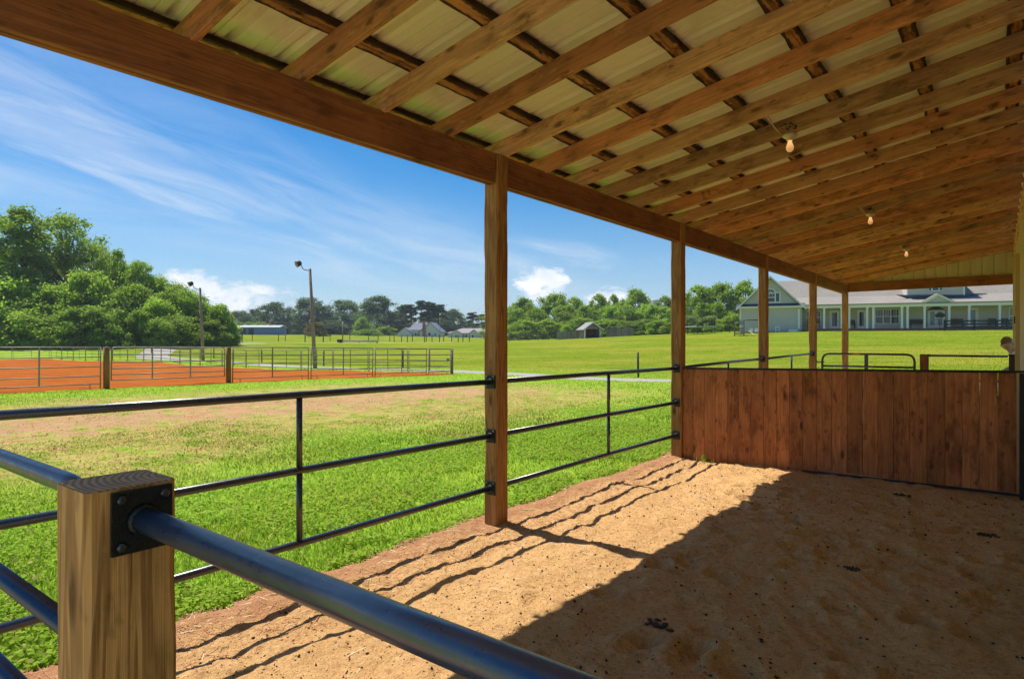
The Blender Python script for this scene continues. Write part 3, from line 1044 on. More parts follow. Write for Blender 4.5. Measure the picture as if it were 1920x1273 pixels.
# ------------------------------------------------------------------ barn wall on the right
BW = thing('barn', 'cream metal barn side wall with a doorway at the right edge', 'barn', (0.6, 10, 0))
def bpart(name, lo, hi, mat):
    m = MB().box(lo, hi)
    m.v = [(a - 0.6, b - 10, c) for a, b, c in m.v]
    return m.build(name, mat, BW)
prof = rib_profile(0.914, 0.2285, 0.018)
def wall_run(ya, yb, z0, z1):
    y = ya
    while y < yb - 0.01:
        w = min(0.914, yb - y)
        n = max(1, int(round(w / 0.2285)))
        pf = [(o, h) for o, h in rib_profile(n * 0.2285, 0.2285, 0.018)]
        k = w / (n * 0.2285)
        pf = [(o * k, h) for o, h in pf]
        me = sheet_mesh(pf, (0.315 - 0.6, y - 10, z0), (0.315 - 0.6, y - 10, z1), (0, 1, 0), (-1, 0, 0), M['cream_metal'], 'wall_sheet')
        link('wall_sheet', me, BW)
        y += w
wall_run(-0.2, 14.2, 0.02, 3.56)
wall_run(15.7, 18.85, 0.02, 3.56)
wall_run(14.2, 15.7, 2.32, 3.56)
bpart('backing_wall', (0.34, -0.2, -0.1), (0.42, 14.2, 3.7), M['cream_metal'])
bpart('backing_wall', (0.34, 15.7, -0.1), (0.42, 18.8, 3.7), M['cream_metal'])
M['trim'] = plain('ochre_door_trim', (0.55, 0.42, 0.2), 0.55, 0, 0.08)
bpart('door_jamb', (0.232, 14.05, 0.02), (0.30, 14.2, 3.0), M['trim'])
bpart('door_jamb', (0.262, 15.7, 0.02), (0.30, 15.85, 2.4), M['trim'])
bpart('door_header', (0.262, 14.205, 2.24), (0.30, 15.695, 2.38), M['trim'])
bpart('corner_trim', (0.264, 18.5, 0.0), (0.312, 18.62, 3.56), M['cream_metal'])
bpart('latch', (0.214, 14.08, 1.78), (0.231, 14.14, 1.9), M['black'])

# ------------------------------------------------------------------ pipe fences between the posts
PR = 0.021
def bend(pts, r, n=6):
    """round the corners of a polyline"""
    pts = [Vector(p) for p in pts]
    out = [pts[0]]
    for a, b, c in zip(pts[:-2], pts[1:-1], pts[2:]):
        d1, d2 = (a - b).normalized(), (c - b).normalized()
        p, q = b + d1 * r, b + d2 * r
        for i in range(n + 1):
            t = i / n
            out.append(p * (1 - t) ** 2 + b * 2 * t * (1 - t) + q * t * t)
    out.append(pts[-1])
    return out
plate_m = MB()
plate_m.box((-0.048, -0.004, -0.053), (0.048, 0.004, 0.053))
PLATE = plate_m.mesh('plate', M['plate'])
bolt_m = MB().lathe([(0.0085, 0), (0.0085, 0.005), (0.005, 0.0075)], 6)
BOLT = bolt_m.mesh('bolt', M['bolt'])
def flange(parent, base, p, n):
    """bolted plate at world point p facing direction n"""
    n = Vector(n)
    yv = n
    xv = Vector((-n.y, n.x, 0))
    Mx = Matrix(((xv.x, yv.x, 0, 0), (xv.y, yv.y, 0, 0), (0, 0, 1, 0), (0, 0, 0, 1)))
    pl = link('plate', PLATE, parent, mat4=Matrix.Translation(Vector(p) + n * 0.0045 - Vector(base)) @ Mx)
    for a in (-0.034, 0.034):
        for b in (-0.039, 0.039):
            link('bolt', BOLT, pl, mat4=Matrix.Translation((a, 0.004, b)) @ Matrix.Rotation(R(-90), 4, 'X'))
    collar = MB().lathe([(0.028, 0.0), (0.0265, 0.006), (PR + 0.002, 0.012)], 12)
    link('weld', collar.mesh('weld', M['plate']), pl, mat4=Matrix.Translation((0, 0.004, 0)) @ Matrix.Rotation(R(-90), 4, 'X'))
    return pl
def pipe(parent, base, pts, r=PR, n=14, name='rail', mat='pipe'):
    m = MB().tube([Vector(p) - Vector(base) for p in pts], r, n)
    return m.build(name, M[mat], parent)
bays = [(1, 2, (1.165, 0.72, 0.30), (1.142, 0.712, 0.297), 'nearest three rail black pipe fence bay, left of the nearest tall post'),
        (2, 3, (1.142, 0.712, 0.297), (1.128, 0.70, 0.29), 'three rail black pipe fence bay between the two nearest tall posts'),
        (3, 4, (1.135, 0.70, 0.29), (1.17, 0.73, 0.30), 'black pipe fence bay just behind the board partition'),
        (4, 5, (1.17, 0.73, 0.30), (1.205, 0.75, 0.31), 'farthest black pipe fence bay, ending at the round cornered gate')]
for a, b, za, zb, lab in bays:
    ya, yb = POSTS[a] + 0.071, POSTS[b] - 0.071
    base = (PX, (ya + yb) / 2, 0)
    t = thing('pipe_fence', lab, 'fence', base, group='pipe fences between the shed posts')
    for z0, z1 in zip(za, zb):
        pipe(t, base, [(PX + 0.005, ya + 0.004, z0), (PX + 0.005, (ya + yb) / 2, (z0 + z1) / 2 + random.uniform(-0.004, 0.004)), (PX + 0.005, yb - 0.004, z1)])
        flange(t, base, (PX + 0.005, ya, z0), (0, 1, 0))
        flange(t, base, (PX + 0.005, yb, z1), (0, -1, 0))
    ym = ya + (yb - ya) * 0.505
    zt = [(p + q) / 2 for p, q in zip(za, zb)]
    pipe(t, base, [(PX + 0.005, ym, zt[0] - 0.018), (PX + 0.005, ym, zt[1] + 0.018)], 0.0175, 10, 'spacer')
    pipe(t, base, [(PX + 0.005, ym, zt[1] - 0.018), (PX + 0.005, ym, zt[2] + 0.018)], 0.0175, 10, 'spacer')

# ------------------------------------------------------------------ foreground post, rail and gate
FB = Vector((-1.238, 0.462, 0))
ff = thing('rail_fence', 'big cut-off square wood post in front, carrying the thick black rail', 'fence', FB)
H = 1.215 + 0.25
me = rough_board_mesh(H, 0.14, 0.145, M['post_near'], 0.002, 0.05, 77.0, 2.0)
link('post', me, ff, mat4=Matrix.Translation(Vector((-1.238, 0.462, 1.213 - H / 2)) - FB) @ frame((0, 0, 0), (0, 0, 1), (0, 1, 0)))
# sawn top with growth rings
cap = MB()
ring = []
for i in range(20):
    pass
c = 0.008
cap.prism([(-0.067 + c, -0.0695, 0), (0.067 - c, -0.0695, 0), (0.067, -0.0695 + c, 0), (0.067, 0.0695 - c, 0), (0.067 - c, 0.0695, 0), (-0.067 + c, 0.0695, 0), (-0.067, 0.0695 - c, 0), (-0.067, -0.0695 + c, 0)], (0, 0, 0.003))
cm = cap.mesh('end_grain', M['post_top'])
link('end_grain', cm, ff, mat4=Matrix.Translation((0, 0, 1.2125)))
def top_face_mat():
    m, t, p = new_mat('sawn_top_rings')
    tcn = t.add('ShaderNodeTexCoord')
    v = t.vmath('ADD', tcn.outputs['Object'], (-0.03, -0.12, 0))
    d = t.vmath('LENGTH', t.vmath('MULTIPLY', v, (1, 1, 0)))
    d = t.math('ADD', d, t.math('MULTIPLY', t.noise(tcn.outputs['Object'], 25, 3), 0.010))
    s = t.smooth(t.math('SINE', t.math('MULTIPLY', d, 560)), -0.6, 1.0)
    col = t.mix(s, (0.58, 0.42, 0.25), (0.40, 0.26, 0.14))
    n = t.noise(tcn.outputs['Object'], 40, 5, 0.7)
    col = t.mix(t.math('MULTIPLY', t.smooth(n, 0.5, 0.7), 0.5), col, (0.2, 0.12, 0.06))
    t.l.new(col, p.inputs['Base Color'])
    p.inputs['Roughness'].default_value = 0.9
    t.l.new(t.bump(t.math('ADD', s, n), 0.6, 0.004), p.inputs['Normal'])
    return m
cm.materials[0] = top_face_mat()
flange(ff, FB, (-1.168 + 0.001, 0.472, 1.157), (1, 0, 0))
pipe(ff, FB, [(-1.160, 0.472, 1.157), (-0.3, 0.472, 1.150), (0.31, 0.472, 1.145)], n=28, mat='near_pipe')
gb = (-2.3, 0.462, 0)
gt = thing('pipe_gate', 'black round cornered pipe gate at the left edge behind the cut-off post', 'gate', gb)
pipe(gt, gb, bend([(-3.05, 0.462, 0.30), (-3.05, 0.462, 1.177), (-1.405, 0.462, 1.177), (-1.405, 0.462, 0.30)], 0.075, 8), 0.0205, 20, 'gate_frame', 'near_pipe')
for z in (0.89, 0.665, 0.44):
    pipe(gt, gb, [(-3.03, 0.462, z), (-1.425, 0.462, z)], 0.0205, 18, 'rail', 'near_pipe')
pipe(gt, gb, [(-3.03, 0.462, 0.30), (-1.425, 0.462, 0.30)], 0.0205, 18, 'rail')
m = MB()
for z in (0.5, 1.0):
    m.tube([(-1.385 - gb[0], 0.0, z), (-1.312 - gb[0], 0.0, z)], 0.012, 8)
m.build('hinge', M['plate'], gt)

# ------------------------------------------------------------------ board partition
PB = Vector((-1.5, 7.60, 0))
pt = thing('board_partition', 'reddish brown upright board partition wall across the stall', 'partition', PB)
n = 23
xa, xb = -3.135, 0.135
gaps = {13: 0.006}
xs = [xa]
rw = [random.uniform(0.94, 1.06) for _ in range(n)]
tot = sum(rw)
x = xa
for k in range(n):
    w = (xb - xa) * rw[k] / tot
    g = gaps.get(k, 0.0012)
    lo, hi = x + g / 2, x + w - g / 2
    xm = (lo + hi) / 2
    ztop = 1.121 + (xm - xa) / (xb - xa) * 0.048
    zb = fz(xm, 7.55) - 0.06 if xm < -1.6 else 0.045 + 0.01 * math.sin(xm * 3)
    lean = random.uniform(-0.0006, 0.0006)
    board('board', pt, (xm + lean, 7.60 + random.uniform(-0.004, 0.004), zb), (xm - lean, 7.60, ztop), 0.026, hi - lo, M['partition'], up=(1, 0, 0), base=PB, cham=0.003)
    x += w
board('top_rail', pt, (xa - 0.0, 7.597, 1.118 + 0.012), (0.30, 7.597, 1.17 + 0.012), 0.05, 0.022, M['dark_steel'], base=PB)
board('back_brace', pt, (xa, 7.645, 0.86), (xb, 7.645, 0.90), 0.038, 0.09, M['partition'], base=PB)
board('back_brace', pt, (xa, 7.645, 0.25), (xb, 7.645, 0.27), 0.038, 0.09, M['partition'], base=PB)
board('base_rail', pt, (-1.75, 7.60, 0.020), (0.16, 7.60, 0.024), 0.04, 0.022, M['dark_steel'], base=PB)
board('end_post', pt, (0.205, 7.58, -0.05), (0.205, 7.58, 1.165), 0.10, 0.10, M['dark_steel'], up=(1, 0, 0), base=PB)

# ------------------------------------------------------------------ far gate, short post and rail
GY = POSTS[5]
gb = (-2.2, GY, 0)
g2 = thing('pipe_gate', 'dark round cornered pipe gate beyond the partition, with a small amber tag', 'gate', gb)
pipe(g2, gb, bend([(-3.02, GY, 0.22), (-3.02, GY, 1.205), (-1.33, GY, 1.205), (-1.33, GY, 0.22)], 0.16, 8), 0.023, 12, 'gate_frame')
for z in (0.945, 0.70, 0.46, 0.22):
    pipe(g2, gb, [(-3.0, GY, z), (-1.35, GY, z)], 0.021, 10, 'rail')
MB().box((-2.215 + 2.2, -0.012, 0.24), (-2.145 + 2.2, 0.012, 1.19)).build('upright', M['pipe'], g2)
pipe(g2, gb, [(-3.13, GY - 0.03, 1.03), (-2.97, GY - 0.03, 1.03)], 0.012, 8, 'hinge')
MB().box((-2.42 + 2.2, -0.026, 1.19), (-2.30 + 2.2, 0.026, 1.222)).build('tag', plain('amber_tag', (0.45, 0.22, 0.04), 0.5), g2)
gb = (-1.165, GY, 0)
g3 = thing('rail_fence', 'short brown square post with one dark rail beyond the partition', 'fence', gb)
board('post', g3, (-1.165, GY, -0.1), (-1.165, GY, 1.215), 0.14, 0.14, M['redpost'], up=(1, 0, 0), base=gb)
for z in (1.19, 0.72, 0.3):
    pipe(g3, gb, [(-1.09, GY, z), (0.14, GY, z)], 0.021, 10, 'rail')
gb = (0.2, GY - 0.35, 0)
g4 = thing('wood_post', 'dark brown short post against the barn, below the ochre door trim', 'post', gb)
board('shaft', g4, (0.215, GY - 0.35, -0.05), (0.215, GY - 0.35, 1.21), 0.13, 0.13, wood('dark_short_post_wood', (0.1, 0.055, 0.03), (0.08, 0.04, 0.02), (0.03, 0.015, 0.01)), up=(1, 0, 0), base=gb)
board('cap', g4, (0.215, GY - 0.35, 1.212), (0.215, GY - 0.35, 1.235), 0.15, 0.15, M['dark_steel'], up=(1, 0, 0), base=gb)

# ------------------------------------------------------------------ bare bulbs under the rafters
def glass_bulb(strength):
    m, t, p = new_mat('warm_bulb_glass')
    p.inputs['Base Color'].default_value = (0.9, 0.55, 0.3, 1)
    p.inputs['Roughness'].default_value = 0.15
    p.inputs['Emission Color'].default_value = (1.0, 0.50, 0.20, 1)
    lw = t.add('ShaderNodeTexCoord')
    zz = t.xyz(lw.outputs['Object'])
    d = t.vmath('LENGTH', t.vmath('ADD', lw.outputs['Object'], (0, 0, 0.075)))
    t.l.new(t.math('MULTIPLY', t.math('SUBTRACT', 1.3, t.math('MULTIPLY', d, 14.0)), strength), p.inputs['Emission Strength'])
    return m
M['bulb'] = glass_bulb(0.42)
M['ceramic'] = plain('cream_lampholder', (0.55, 0.47, 0.33), 0.35, 0, 0.15, 20)
M['cord'] = plain('pale_cable', (0.5, 0.43, 0.3), 0.5)
M['nest'] = plain('dark_dust_web', (0.025, 0.018, 0.012), 0.95, 0, 0.5, 60, 0.8)
near_words = ['nearest', 'middle', 'farthest']
for k, (lx, ly) in enumerate(((-1.43, 5.80), (-1.42, 10.07), (-1.41, 14.34))):
    kk = round((ly - P1Y) / 0.61)
    ly = P1Y + 0.61 * kk + 0.012
    zb = raf_z(lx) - 0.004
    t = thing('bulb_light', f'{near_words[k]} bare glowing bulb hanging under the rafters', 'light', (lx, ly, zb), group='bare bulbs under the rafters')
    m = MB().lathe([(0.060, 0.0), (0.064, -0.012), (0.050, -0.026), (0.030, -0.032), (0.026, -0.052)][::-1], 20)
    m.build('lampholder', M['ceramic'], t)
    m = MB().lathe([(0.003, -0.150), (0.016, -0.147), (0.027, -0.135), (0.032, -0.118), (0.0305, -0.102), (0.023, -0.082), (0.0165, -0.066), (0.0155, -0.050)], 20)
    m.build('bulb', M['bulb'], t)
    m = MB().tube([(-0.05, 0.0, -0.01), (-0.09, -0.16, 0.045), (-0.10, -0.32, 0.10), (-0.08, -0.58, 0.13)], 0.006, 6)
    m.build('cable', M['cord'], t)
    m = MB()
    for q in range(60):
        a, e = random.uniform(0, 6.28), random.uniform(0, 1)
        rr = 0.055 * math.sqrt(random.random())
        c = Vector((rr * math.cos(a) * 1.2, -0.024 - 0.012 * random.random(), 0.03 + 0.07 * random.random()))
        s = random.uniform(0.008, 0.02)
        m.poly([c + Vector((random.uniform(-s, s), random.uniform(-s, s) * .4, random.uniform(-s, s))) for _ in range(3)])
    tag(m.build('dusty_web', M['nest'], t), kind='stuff')
# ------------------------------------------------------------------ arena fence
def panel(L, zs, mat, r=0.022, mids=1, corner=0.0):
    t = thing('corral_panel', 'x', 'fence panel')
    for z in zs[(1 if corner else 0):]:
        MB().tube([(0.03, 0, z), (L - 0.03, 0, z)], r * (0.9 if z != zs[0] else 1.0), 8).build('rail', M[mat], t)
    if corner:
        pts = bend([(0.03, 0, zs[-1]), (0.03, 0, zs[0]), (L - 0.03, 0, zs[0]), (L - 0.03, 0, zs[-1])], corner, 6)
        MB().tube(pts, r, 8).build('gate_frame', M[mat], t)
    else:
        for x in (0.03, L - 0.03):
            MB().tube([(x, 0, -0.12), (x, 0, zs[0] + 0.02)], r, 8).build('upright', M[mat], t)
        for x in (0.35, L - 0.35):
            MB().tube([(x, 0, zs[-1] - 0.01), (x, 0, -0.1)], r * 0.7, 6).build('foot', M[mat], t)
    for k in range(mids):
        x = L * (k + 1) / (mids + 1)
        MB().box((x - 0.022, -0.012, zs[-1]), (x + 0.022, 0.012, zs[0])).build('brace', M[mat], t)
    return t
PZ = (1.40, 1.06, 0.73, 0.40, 0.13)
def lay(t, a, b, label, group):
    za, zb = tz(*a) + 0.04, tz(*b) + 0.04
    t.location = (a[0], a[1], za)
    ln = math.dist(a, b)
    t.rotation_euler = (0, -math.atan2(zb - za, ln), math.atan2(b[1] - a[1], b[0] - a[0]))
    tag(t, label, 'fence panel', group)
    return t
G_AR = 'tube panels round the riding arena'
NX = -24.7
proto_n = panel(3.60, PZ, 'galv')
lay(proto_n, (NX, 5.10), (NX, 8.70), 'grey tube panel left of the arena gate, cut by the picture edge', G_AR)
proto_b = panel(3.62, PZ, 'brown_tube')
labs = ['brown tube panel just right of the arena gate post', 'second brown tube panel right of the arena gate, left of the leaning pole', 'third brown tube panel right of the arena gate']
for k, ya in enumerate((13.42, 17.12, 20.84)):
    t = proto_b if k == 0 else copy_tree(proto_b)
    lay(t, (NX, ya), (NX, ya + 3.62), labs[k], G_AR)
t = panel(1.8, PZ, 'brown_tube', mids=0)
lay(t, (NX, 24.60), (NX, 26.4), 'short end panel at the right corner of the arena', G_AR)
MB().box((1.45, -0.06, 0.72), (1.60, 0.02, 0.86)).build('latch', plain('blue_latch', (0.04, 0.13, 0.32), 0.5), t)
t = panel(4.16, (1.40, 1.13, 0.87, 0.65, 0.44, 0.24), 'galv', 0.024, 2, 0.14)
t.name = 'arena_gate'
lay(t, (NX, 8.98), (NX, 13.14), 'bright galvanised six bar gate with rounded corners, between two brown arena posts', None)
t['category'] = 'gate'
for y, lab in ((8.86, 'left brown wooden post of the arena gate'), (13.28, 'right brown wooden post of the arena gate')):
    z = tz(NX, y)
    p = thing('gate_post', lab, 'post', (NX, y, z), group='arena gate posts')
    m = MB().tube([(0, 0, -0.3), (0, 0, 1.0), (0, 0, 1.44)], [0.10, 0.098, 0.094], 14)
    m.build('shaft', M['redpost'], p)
    MB().lathe([(0.094, 0.0), (0.06, 0.02), (0.01, 0.028)], 14, (0, 0, 1.44)).build('top', M['redpost'], p)
z = tz(NX, 26.5)
p = thing('corner_post', 'slim brown corner post at the right end of the arena fence', 'post', (NX, 26.5, z))
MB().tube([(0, 0, -0.3), (0, 0, 1.45)], 0.065, 10).build('shaft', M['brown_tube'], p)
MB().lathe([(0.065, 0.0), (0.04, 0.015), (0.008, 0.02)], 10, (0, 0, 1.45)).build('top', M['brown_tube'], p)
# far long side
nf = 18
for k in range(nf):
    xa = NX - 0.1 - k * 3.68
    t = copy_tree(proto_b)
    lay(t, (xa, 26.62), (xa - 3.62, 26.62), f'{ORD[k]} tube panel of the far arena side, counted from the right corner', 'tube panels of the far arena side')
xe = NX - 0.1 - nf * 3.68
for k in range(3):
    t = copy_tree(proto_n)
    lay(t, (xe, 26.5 - k * 3.68), (xe, 26.5 - k * 3.68 - 3.60), f'{ORD[k]} tube panel of the arena end before the woods, counted from its right corner', 'tube panels of the arena end')

# ------------------------------------------------------------------ floodlight poles
def flood_pole(fx, px_base, py_base, f, px_top, py_top, label, flip=1):
    bx, by = at(px_base, f)
    z0 = tz(bx, by)
    H = zat(py_top, f) - z0
    lean = (px_top - px_base) / FPX * f
    t = thing('floodlight_pole', label, 'light pole', (bx, by, z0), group='floodlight poles by the arena')
    tx, ty = RIGHT.x * lean, RIGHT.y * lean
    MB().tube([(0, 0, -0.3), (tx * 0.5, ty * 0.5, H * 0.5), (tx, ty, H)], [0.16, 0.135, 0.105], 12).build('pole', M['pole_wood'], t)
    L = -RIGHT
    top = Vector((tx, ty, H))
    pts = [top + Vector((0, 0, -0.15)) + L * 0.08, top + L * 0.45 + Vector((0, 0, -0.08)), top + L * 0.60 + Vector((0, 0, 0.05)), top + L * 0.66 + Vector((0, 0, 0.28)), top + L * 0.80 + Vector((0, 0, 0.33))]
    MB().tube(bend(pts, 0.08, 4), 0.03, 8).build('arm', M['black'], t)
    c = top + L * 0.92 + Vector((0, 0, 0.40))
    ax = (L * 0.55 - FWD * 0.5 + Vector((0, 0, -0.35))).normalized()
    q = ax.to_track_quat('Z', 'Y').to_matrix().to_4x4()
    hd = MB().lathe([(0.10, -0.26), (0.20, -0.18), (0.235, 0.0), (0.25, 0.14), (0.255, 0.17)], 14)
    link('lamp_head', hd.mesh('lamp_head', M['dark_steel']), t, mat4=Matrix.Translation(c) @ q)
    gl = MB().lathe([(0.235, 0.171), (0.2, 0.186), (0.05, 0.195)], 14)
    link('lens', gl.mesh('lens', plain('dull_lens', (0.25, 0.24, 0.2), 0.2)), t, mat4=Matrix.Translation(c) @ q)
    m = MB()
    for k in range(7):
        m.box((0, 0, 0), (0, 0, 0)) if False else None
    return t
flood_pole(0, 591, 683, 50.0, 581, 504, 'taller leaning wooden floodlight pole behind the middle of the arena')
flood_pole(0, 381, 675, 61.0, 375, 540, 'shorter wooden floodlight pole in front of the left woods')

# ------------------------------------------------------------------ black posts and wires
def fence_posts(items, name, cat, group, labelf, r=0.06, wires=True, wmat='galv', wz=(0.5, 0.85, 1.2)):
    pos = []
    for k, (x, y, h) in enumerate(items):
        z = tz(x, y)
        t = thing(name, labelf(k), cat, (x, y, z), group=group)
        MB().tube([(0, 0, -0.2), (random.uniform(-.03, .03), random.uniform(-.03, .03), h)], r, 8).build('shaft', M['black'], t)
        m = MB()
        for q in wz:
            m.box((-r - 0.02, -0.02, q - 0.03), (-r + 0.005, 0.02, q + 0.03))
        tag(m.build('insulators', M['galv'], t), kind='stuff')
        pos.append((x, y, z))
    return pos
row = [at(1197, 35), at(944, 43), at(755.5, 50), at(607, 57), at(491, 66), at(401, 75), at(284, 84)]
rowl = ['single black fence post in the grass between the two nearest tall shed posts', 'black fence post hidden behind the nearest tall shed post',
        'black post behind the right part of the arena fence', 'black post just right of the taller leaning pole', 'black post behind the brown panel right of the arena gate',
        'black post behind the right end of the bright arena gate', 'farthest left black post, by the gravel beside the woods']
row2 = [(x, y, 1.4) for i, (x, y) in enumerate(row) if i != 1]
rowl = [l for i, l in enumerate(rowl) if i != 1]
pp = fence_posts(row2, 'fence_post', 'post', 'black posts along the driveway', lambda k: rowl[k])
wz = (0.45, 0.85, 1.25)
for j, z in enumerate(wz):
    m = MB()
    pts = [(x, y, zz + z) for x, y, zz in pp]
    for a, b in zip(pts[:-1], pts[1:]):
        m.tube([a, ((a[0] + b[0]) / 2, (a[1] + b[1]) / 2, (a[2] + b[2]) / 2 - 0.05), b], 0.004, 4)
    w = m.build('fence_wire', M['galv'])
    tag(w, f'{["lowest", "middle", "top"][j]} thin wire strung along the black driveway posts', 'wire', 'wires of the driveway fence')
# far meadow posts
far = [(432, 138), (453, 138), (473, 140), (522, 136), (535, 143), (572, 136), (606, 138), (619, 150), (642, 138), (656, 138), (691, 136), (709, 132), (731, 142), (739, 128), (753, 128), (764, 126), (773, 132), (796, 124), (799, 128), (810, 124), (824, 124), (832, 128), (847, 122), (859, 122), (868, 122), (880, 120)]
items = []
for px_, f_ in far:
    x, y = at(px_, f_)
    items.append((x, y, 1.45))
pp = fence_posts(items, 'fence_post', 'post', 'thin dark posts across the far meadow', lambda k: f'{ORD[k]} thin dark post from the left across the far meadow', r=0.075, wz=(1.2,))
# two post-and-bar jumps (hitching frames)
for k, (pa, pb, f_, lab) in enumerate(((431, 454, 128, 'left dark post-and-bar frame in the far meadow, by the woods'), (572, 606, 126, 'right dark post-and-bar frame in the far meadow, behind the leaning pole'))):
    a, b = at(pa, f_), at(pb, f_ * 0.995)
    za, zb = tz(*a), tz(*b)
    t = thing('bar_frame', lab, 'frame', (a[0], a[1], za), group='post-and-bar frames in the meadow')
    d = Vector((b[0] - a[0], b[1] - a[1], zb - za))
    MB().box((-0.07, -0.07, -0.1), (0.07, 0.07, 1.5)).build('upright', M['black'], t)
    m = MB().box((-0.07, -0.07, -0.1), (0.07, 0.07, 1.5))
    m.v = [tuple(Vector(p) + d) for p in m.v]
    m.build('upright', M['black'], t)
    MB().tube([(0, 0, 1.46), tuple(d + Vector((0, 0, 1.46)))], 0.06, 8).build('bar', M['black'], t)
# low trough and white beam at the lane
a, b = at(640, 122), at(709, 120)
z = tz(*a)
t = thing('low_rail', 'long low pale rail lying across the far meadow', 'rail', (a[0], a[1], z))
d = Vector((b[0] - a[0], b[1] - a[1], tz(*b) - z))
q = frame((0, 0, 0), d)
m = MB().box((0, -0.12, 0.15), (d.length, 0.12, 0.5), q)
m.build('beam', plain('whitewashed_wood', (0.6, 0.57, 0.45), 0.8), t)
for s in (0.03, 0.5, 0.97):
    MB().box((d.length * s - 0.1, -0.16, -0.2), (d.length * s + 0.1, 0.16, 0.149), q).build('foot', M['grey_wood'], t)
a = at(637, 121)
z = tz(*a)
t = thing('feed_trough', 'small dark trough at the left end of the pale meadow rail', 'trough', (a[0], a[1], z))
m = MB().prism([(-0.4, -0.28, 0.05), (0.4, -0.28, 0.05), (0.45, -0.32, 0.6), (-0.45, -0.32, 0.6)], (0, 0.6, 0))
m.build('tub', M['black'], t)
MB().box((-0.48, -0.36, 0.602), (0.48, 0.32, 0.66)).build('rim', M['dark_steel'], t)

# ------------------------------------------------------------------ main house on the rise
HO_cam = (27.14, 75.34)
HOX, HOY = c2w(*HO_cam)
dcam = Vector((0.931, -0.3655)).normalized()
hd = RIGHT * dcam.x + FWD * dcam.y
hin = Vector((-hd.y, hd.x, 0))
HRZ = math.atan2(hd.y, hd.x)
HZ = 2.62
HO = Vector((HOX, HOY, HZ))
def hx(px_, yl=0.0):
    """house-frame x of the bearing px_ on the wall line y = yl"""
    u = (px_ - 960) / FPX
    c0r = HO_cam[0] + yl * hin.dot(RIGHT)
    c0f = HO_cam[1] + yl * hin.dot(FWD)
    return (u * c0f - c0r) / (dcam.x - u * dcam.y)
def hz_(py_, x, yl=0.0):
    f = HO_cam[1] + x * dcam.y + yl * hin.dot(FWD)
    return zat(py_, f) - HZ
house = thing('porch_house', 'long grey sided house with a white posted porch on the rise', 'house', HO, HRZ)

def siding(name, col):
    m, t, p = new_mat(name)
    tcn = t.add('ShaderNodeTexCoord')
    n = t.noise(tcn.outputs['Object'], 1.5, 4)
    k = t.math('ADD', 0.92, t.math('MULTIPLY', n, 0.16))
    t.l.new(t.mix(1.0, col, t.comb(k, k, k), 'MULTIPLY'), p.inputs['Base Color'])
    p.inputs['Roughness'].default_value = 0.6
    return m
M['siding'] = siding('grey_lap_siding', (0.54, 0.51, 0.455))
M['white'] = plain('white_trim_paint', (0.82, 0.81, 0.79), 0.5, 0, 0.04)
M['cream_trim'] = plain('cream_trim_paint', (0.80, 0.76, 0.62), 0.5, 0, 0.04)
M['brick'] = plain('red_brick_base', (0.26, 0.11, 0.08), 0.9, 0, 0.35, 9)
def shingle_mat(name, ca, cb):
    m, t, p = new_mat(name)
    tcn = t.add('ShaderNodeTexCoord')
    n = t.noise(tcn.outputs['Object'], 3.0, 6, 0.7)
    n2 = t.noise(tcn.outputs['Object'], 0.4, 3)
    col = t.mix(t.smooth(t.math('ADD', t.math('MULTIPLY', n, 0.6), t.math('MULTIPLY', n2, 0.4)), 0.35, 0.65), ca, cb)
    t.l.new(col, p.inputs['Base Color'])
    p.inputs['Roughness'].default_value = 0.9
    t.l.new(t.bump(t.noise(tcn.outputs['Object'], 12, 4), 0.5, 0.05), p.inputs['Normal'])
    return m
M['shingle'] = shingle_mat('grey_brown_shingle', (0.30, 0.27, 0.235), (0.24, 0.215, 0.19))
M['navy_shingle'] = shingle_mat('dark_blue_grey_shingle', (0.07, 0.085, 0.12), (0.05, 0.06, 0.09))
def glass_mat():
    m, t, p = new_mat('window_glass')
    p.inputs['Base Color'].default_value = (0.02, 0.03, 0.035, 1)
    p.inputs['Roughness'].default_value = 0.06
    p.inputs['Specular IOR Level'].default_value = 0.8
    return m
M['glass'] = glass_mat()
def pale_glass():
    m, t, p = new_mat('curtained_glass')
    p.inputs['Base Color'].default_value = (0.22, 0.28, 0.36, 1)
    p.inputs['Roughness'].default_value = 0.08
    return m
M['pale_glass'] = pale_glass()

def lap_wall(name, x0, x1, y, z0, z1, parent, mat, step=0.19, topf=None):
    """horizontal lap boards facing -y; topf(z) gives x-limits for gables"""
    z = z0
    first = None
    k = 0
    while z < z1 - 0.02:
        zb = min(z + step, z1)
        a, b = (x0, x1) if topf is None else topf((z + zb) / 2)
        if b - a > 0.1:
            m = MB()
            i = m.addv([(a, y - 0.03, z), (b, y - 0.03, z), (b, y - 0.008, zb + 0.012), (a, y - 0.008, zb + 0.012), (a, y + 0.06, z), (b, y + 0.06, z), (b, y + 0.06, zb), (a, y + 0.06, zb)])
            for q in ((0, 1, 2, 3), (1, 0, 4, 5), (0, 3, 7, 4), (1, 5, 6, 2)):
                m.face([i + c for c in q])
            m.build('siding_board', mat, parent)
        z = zb
        k += 1

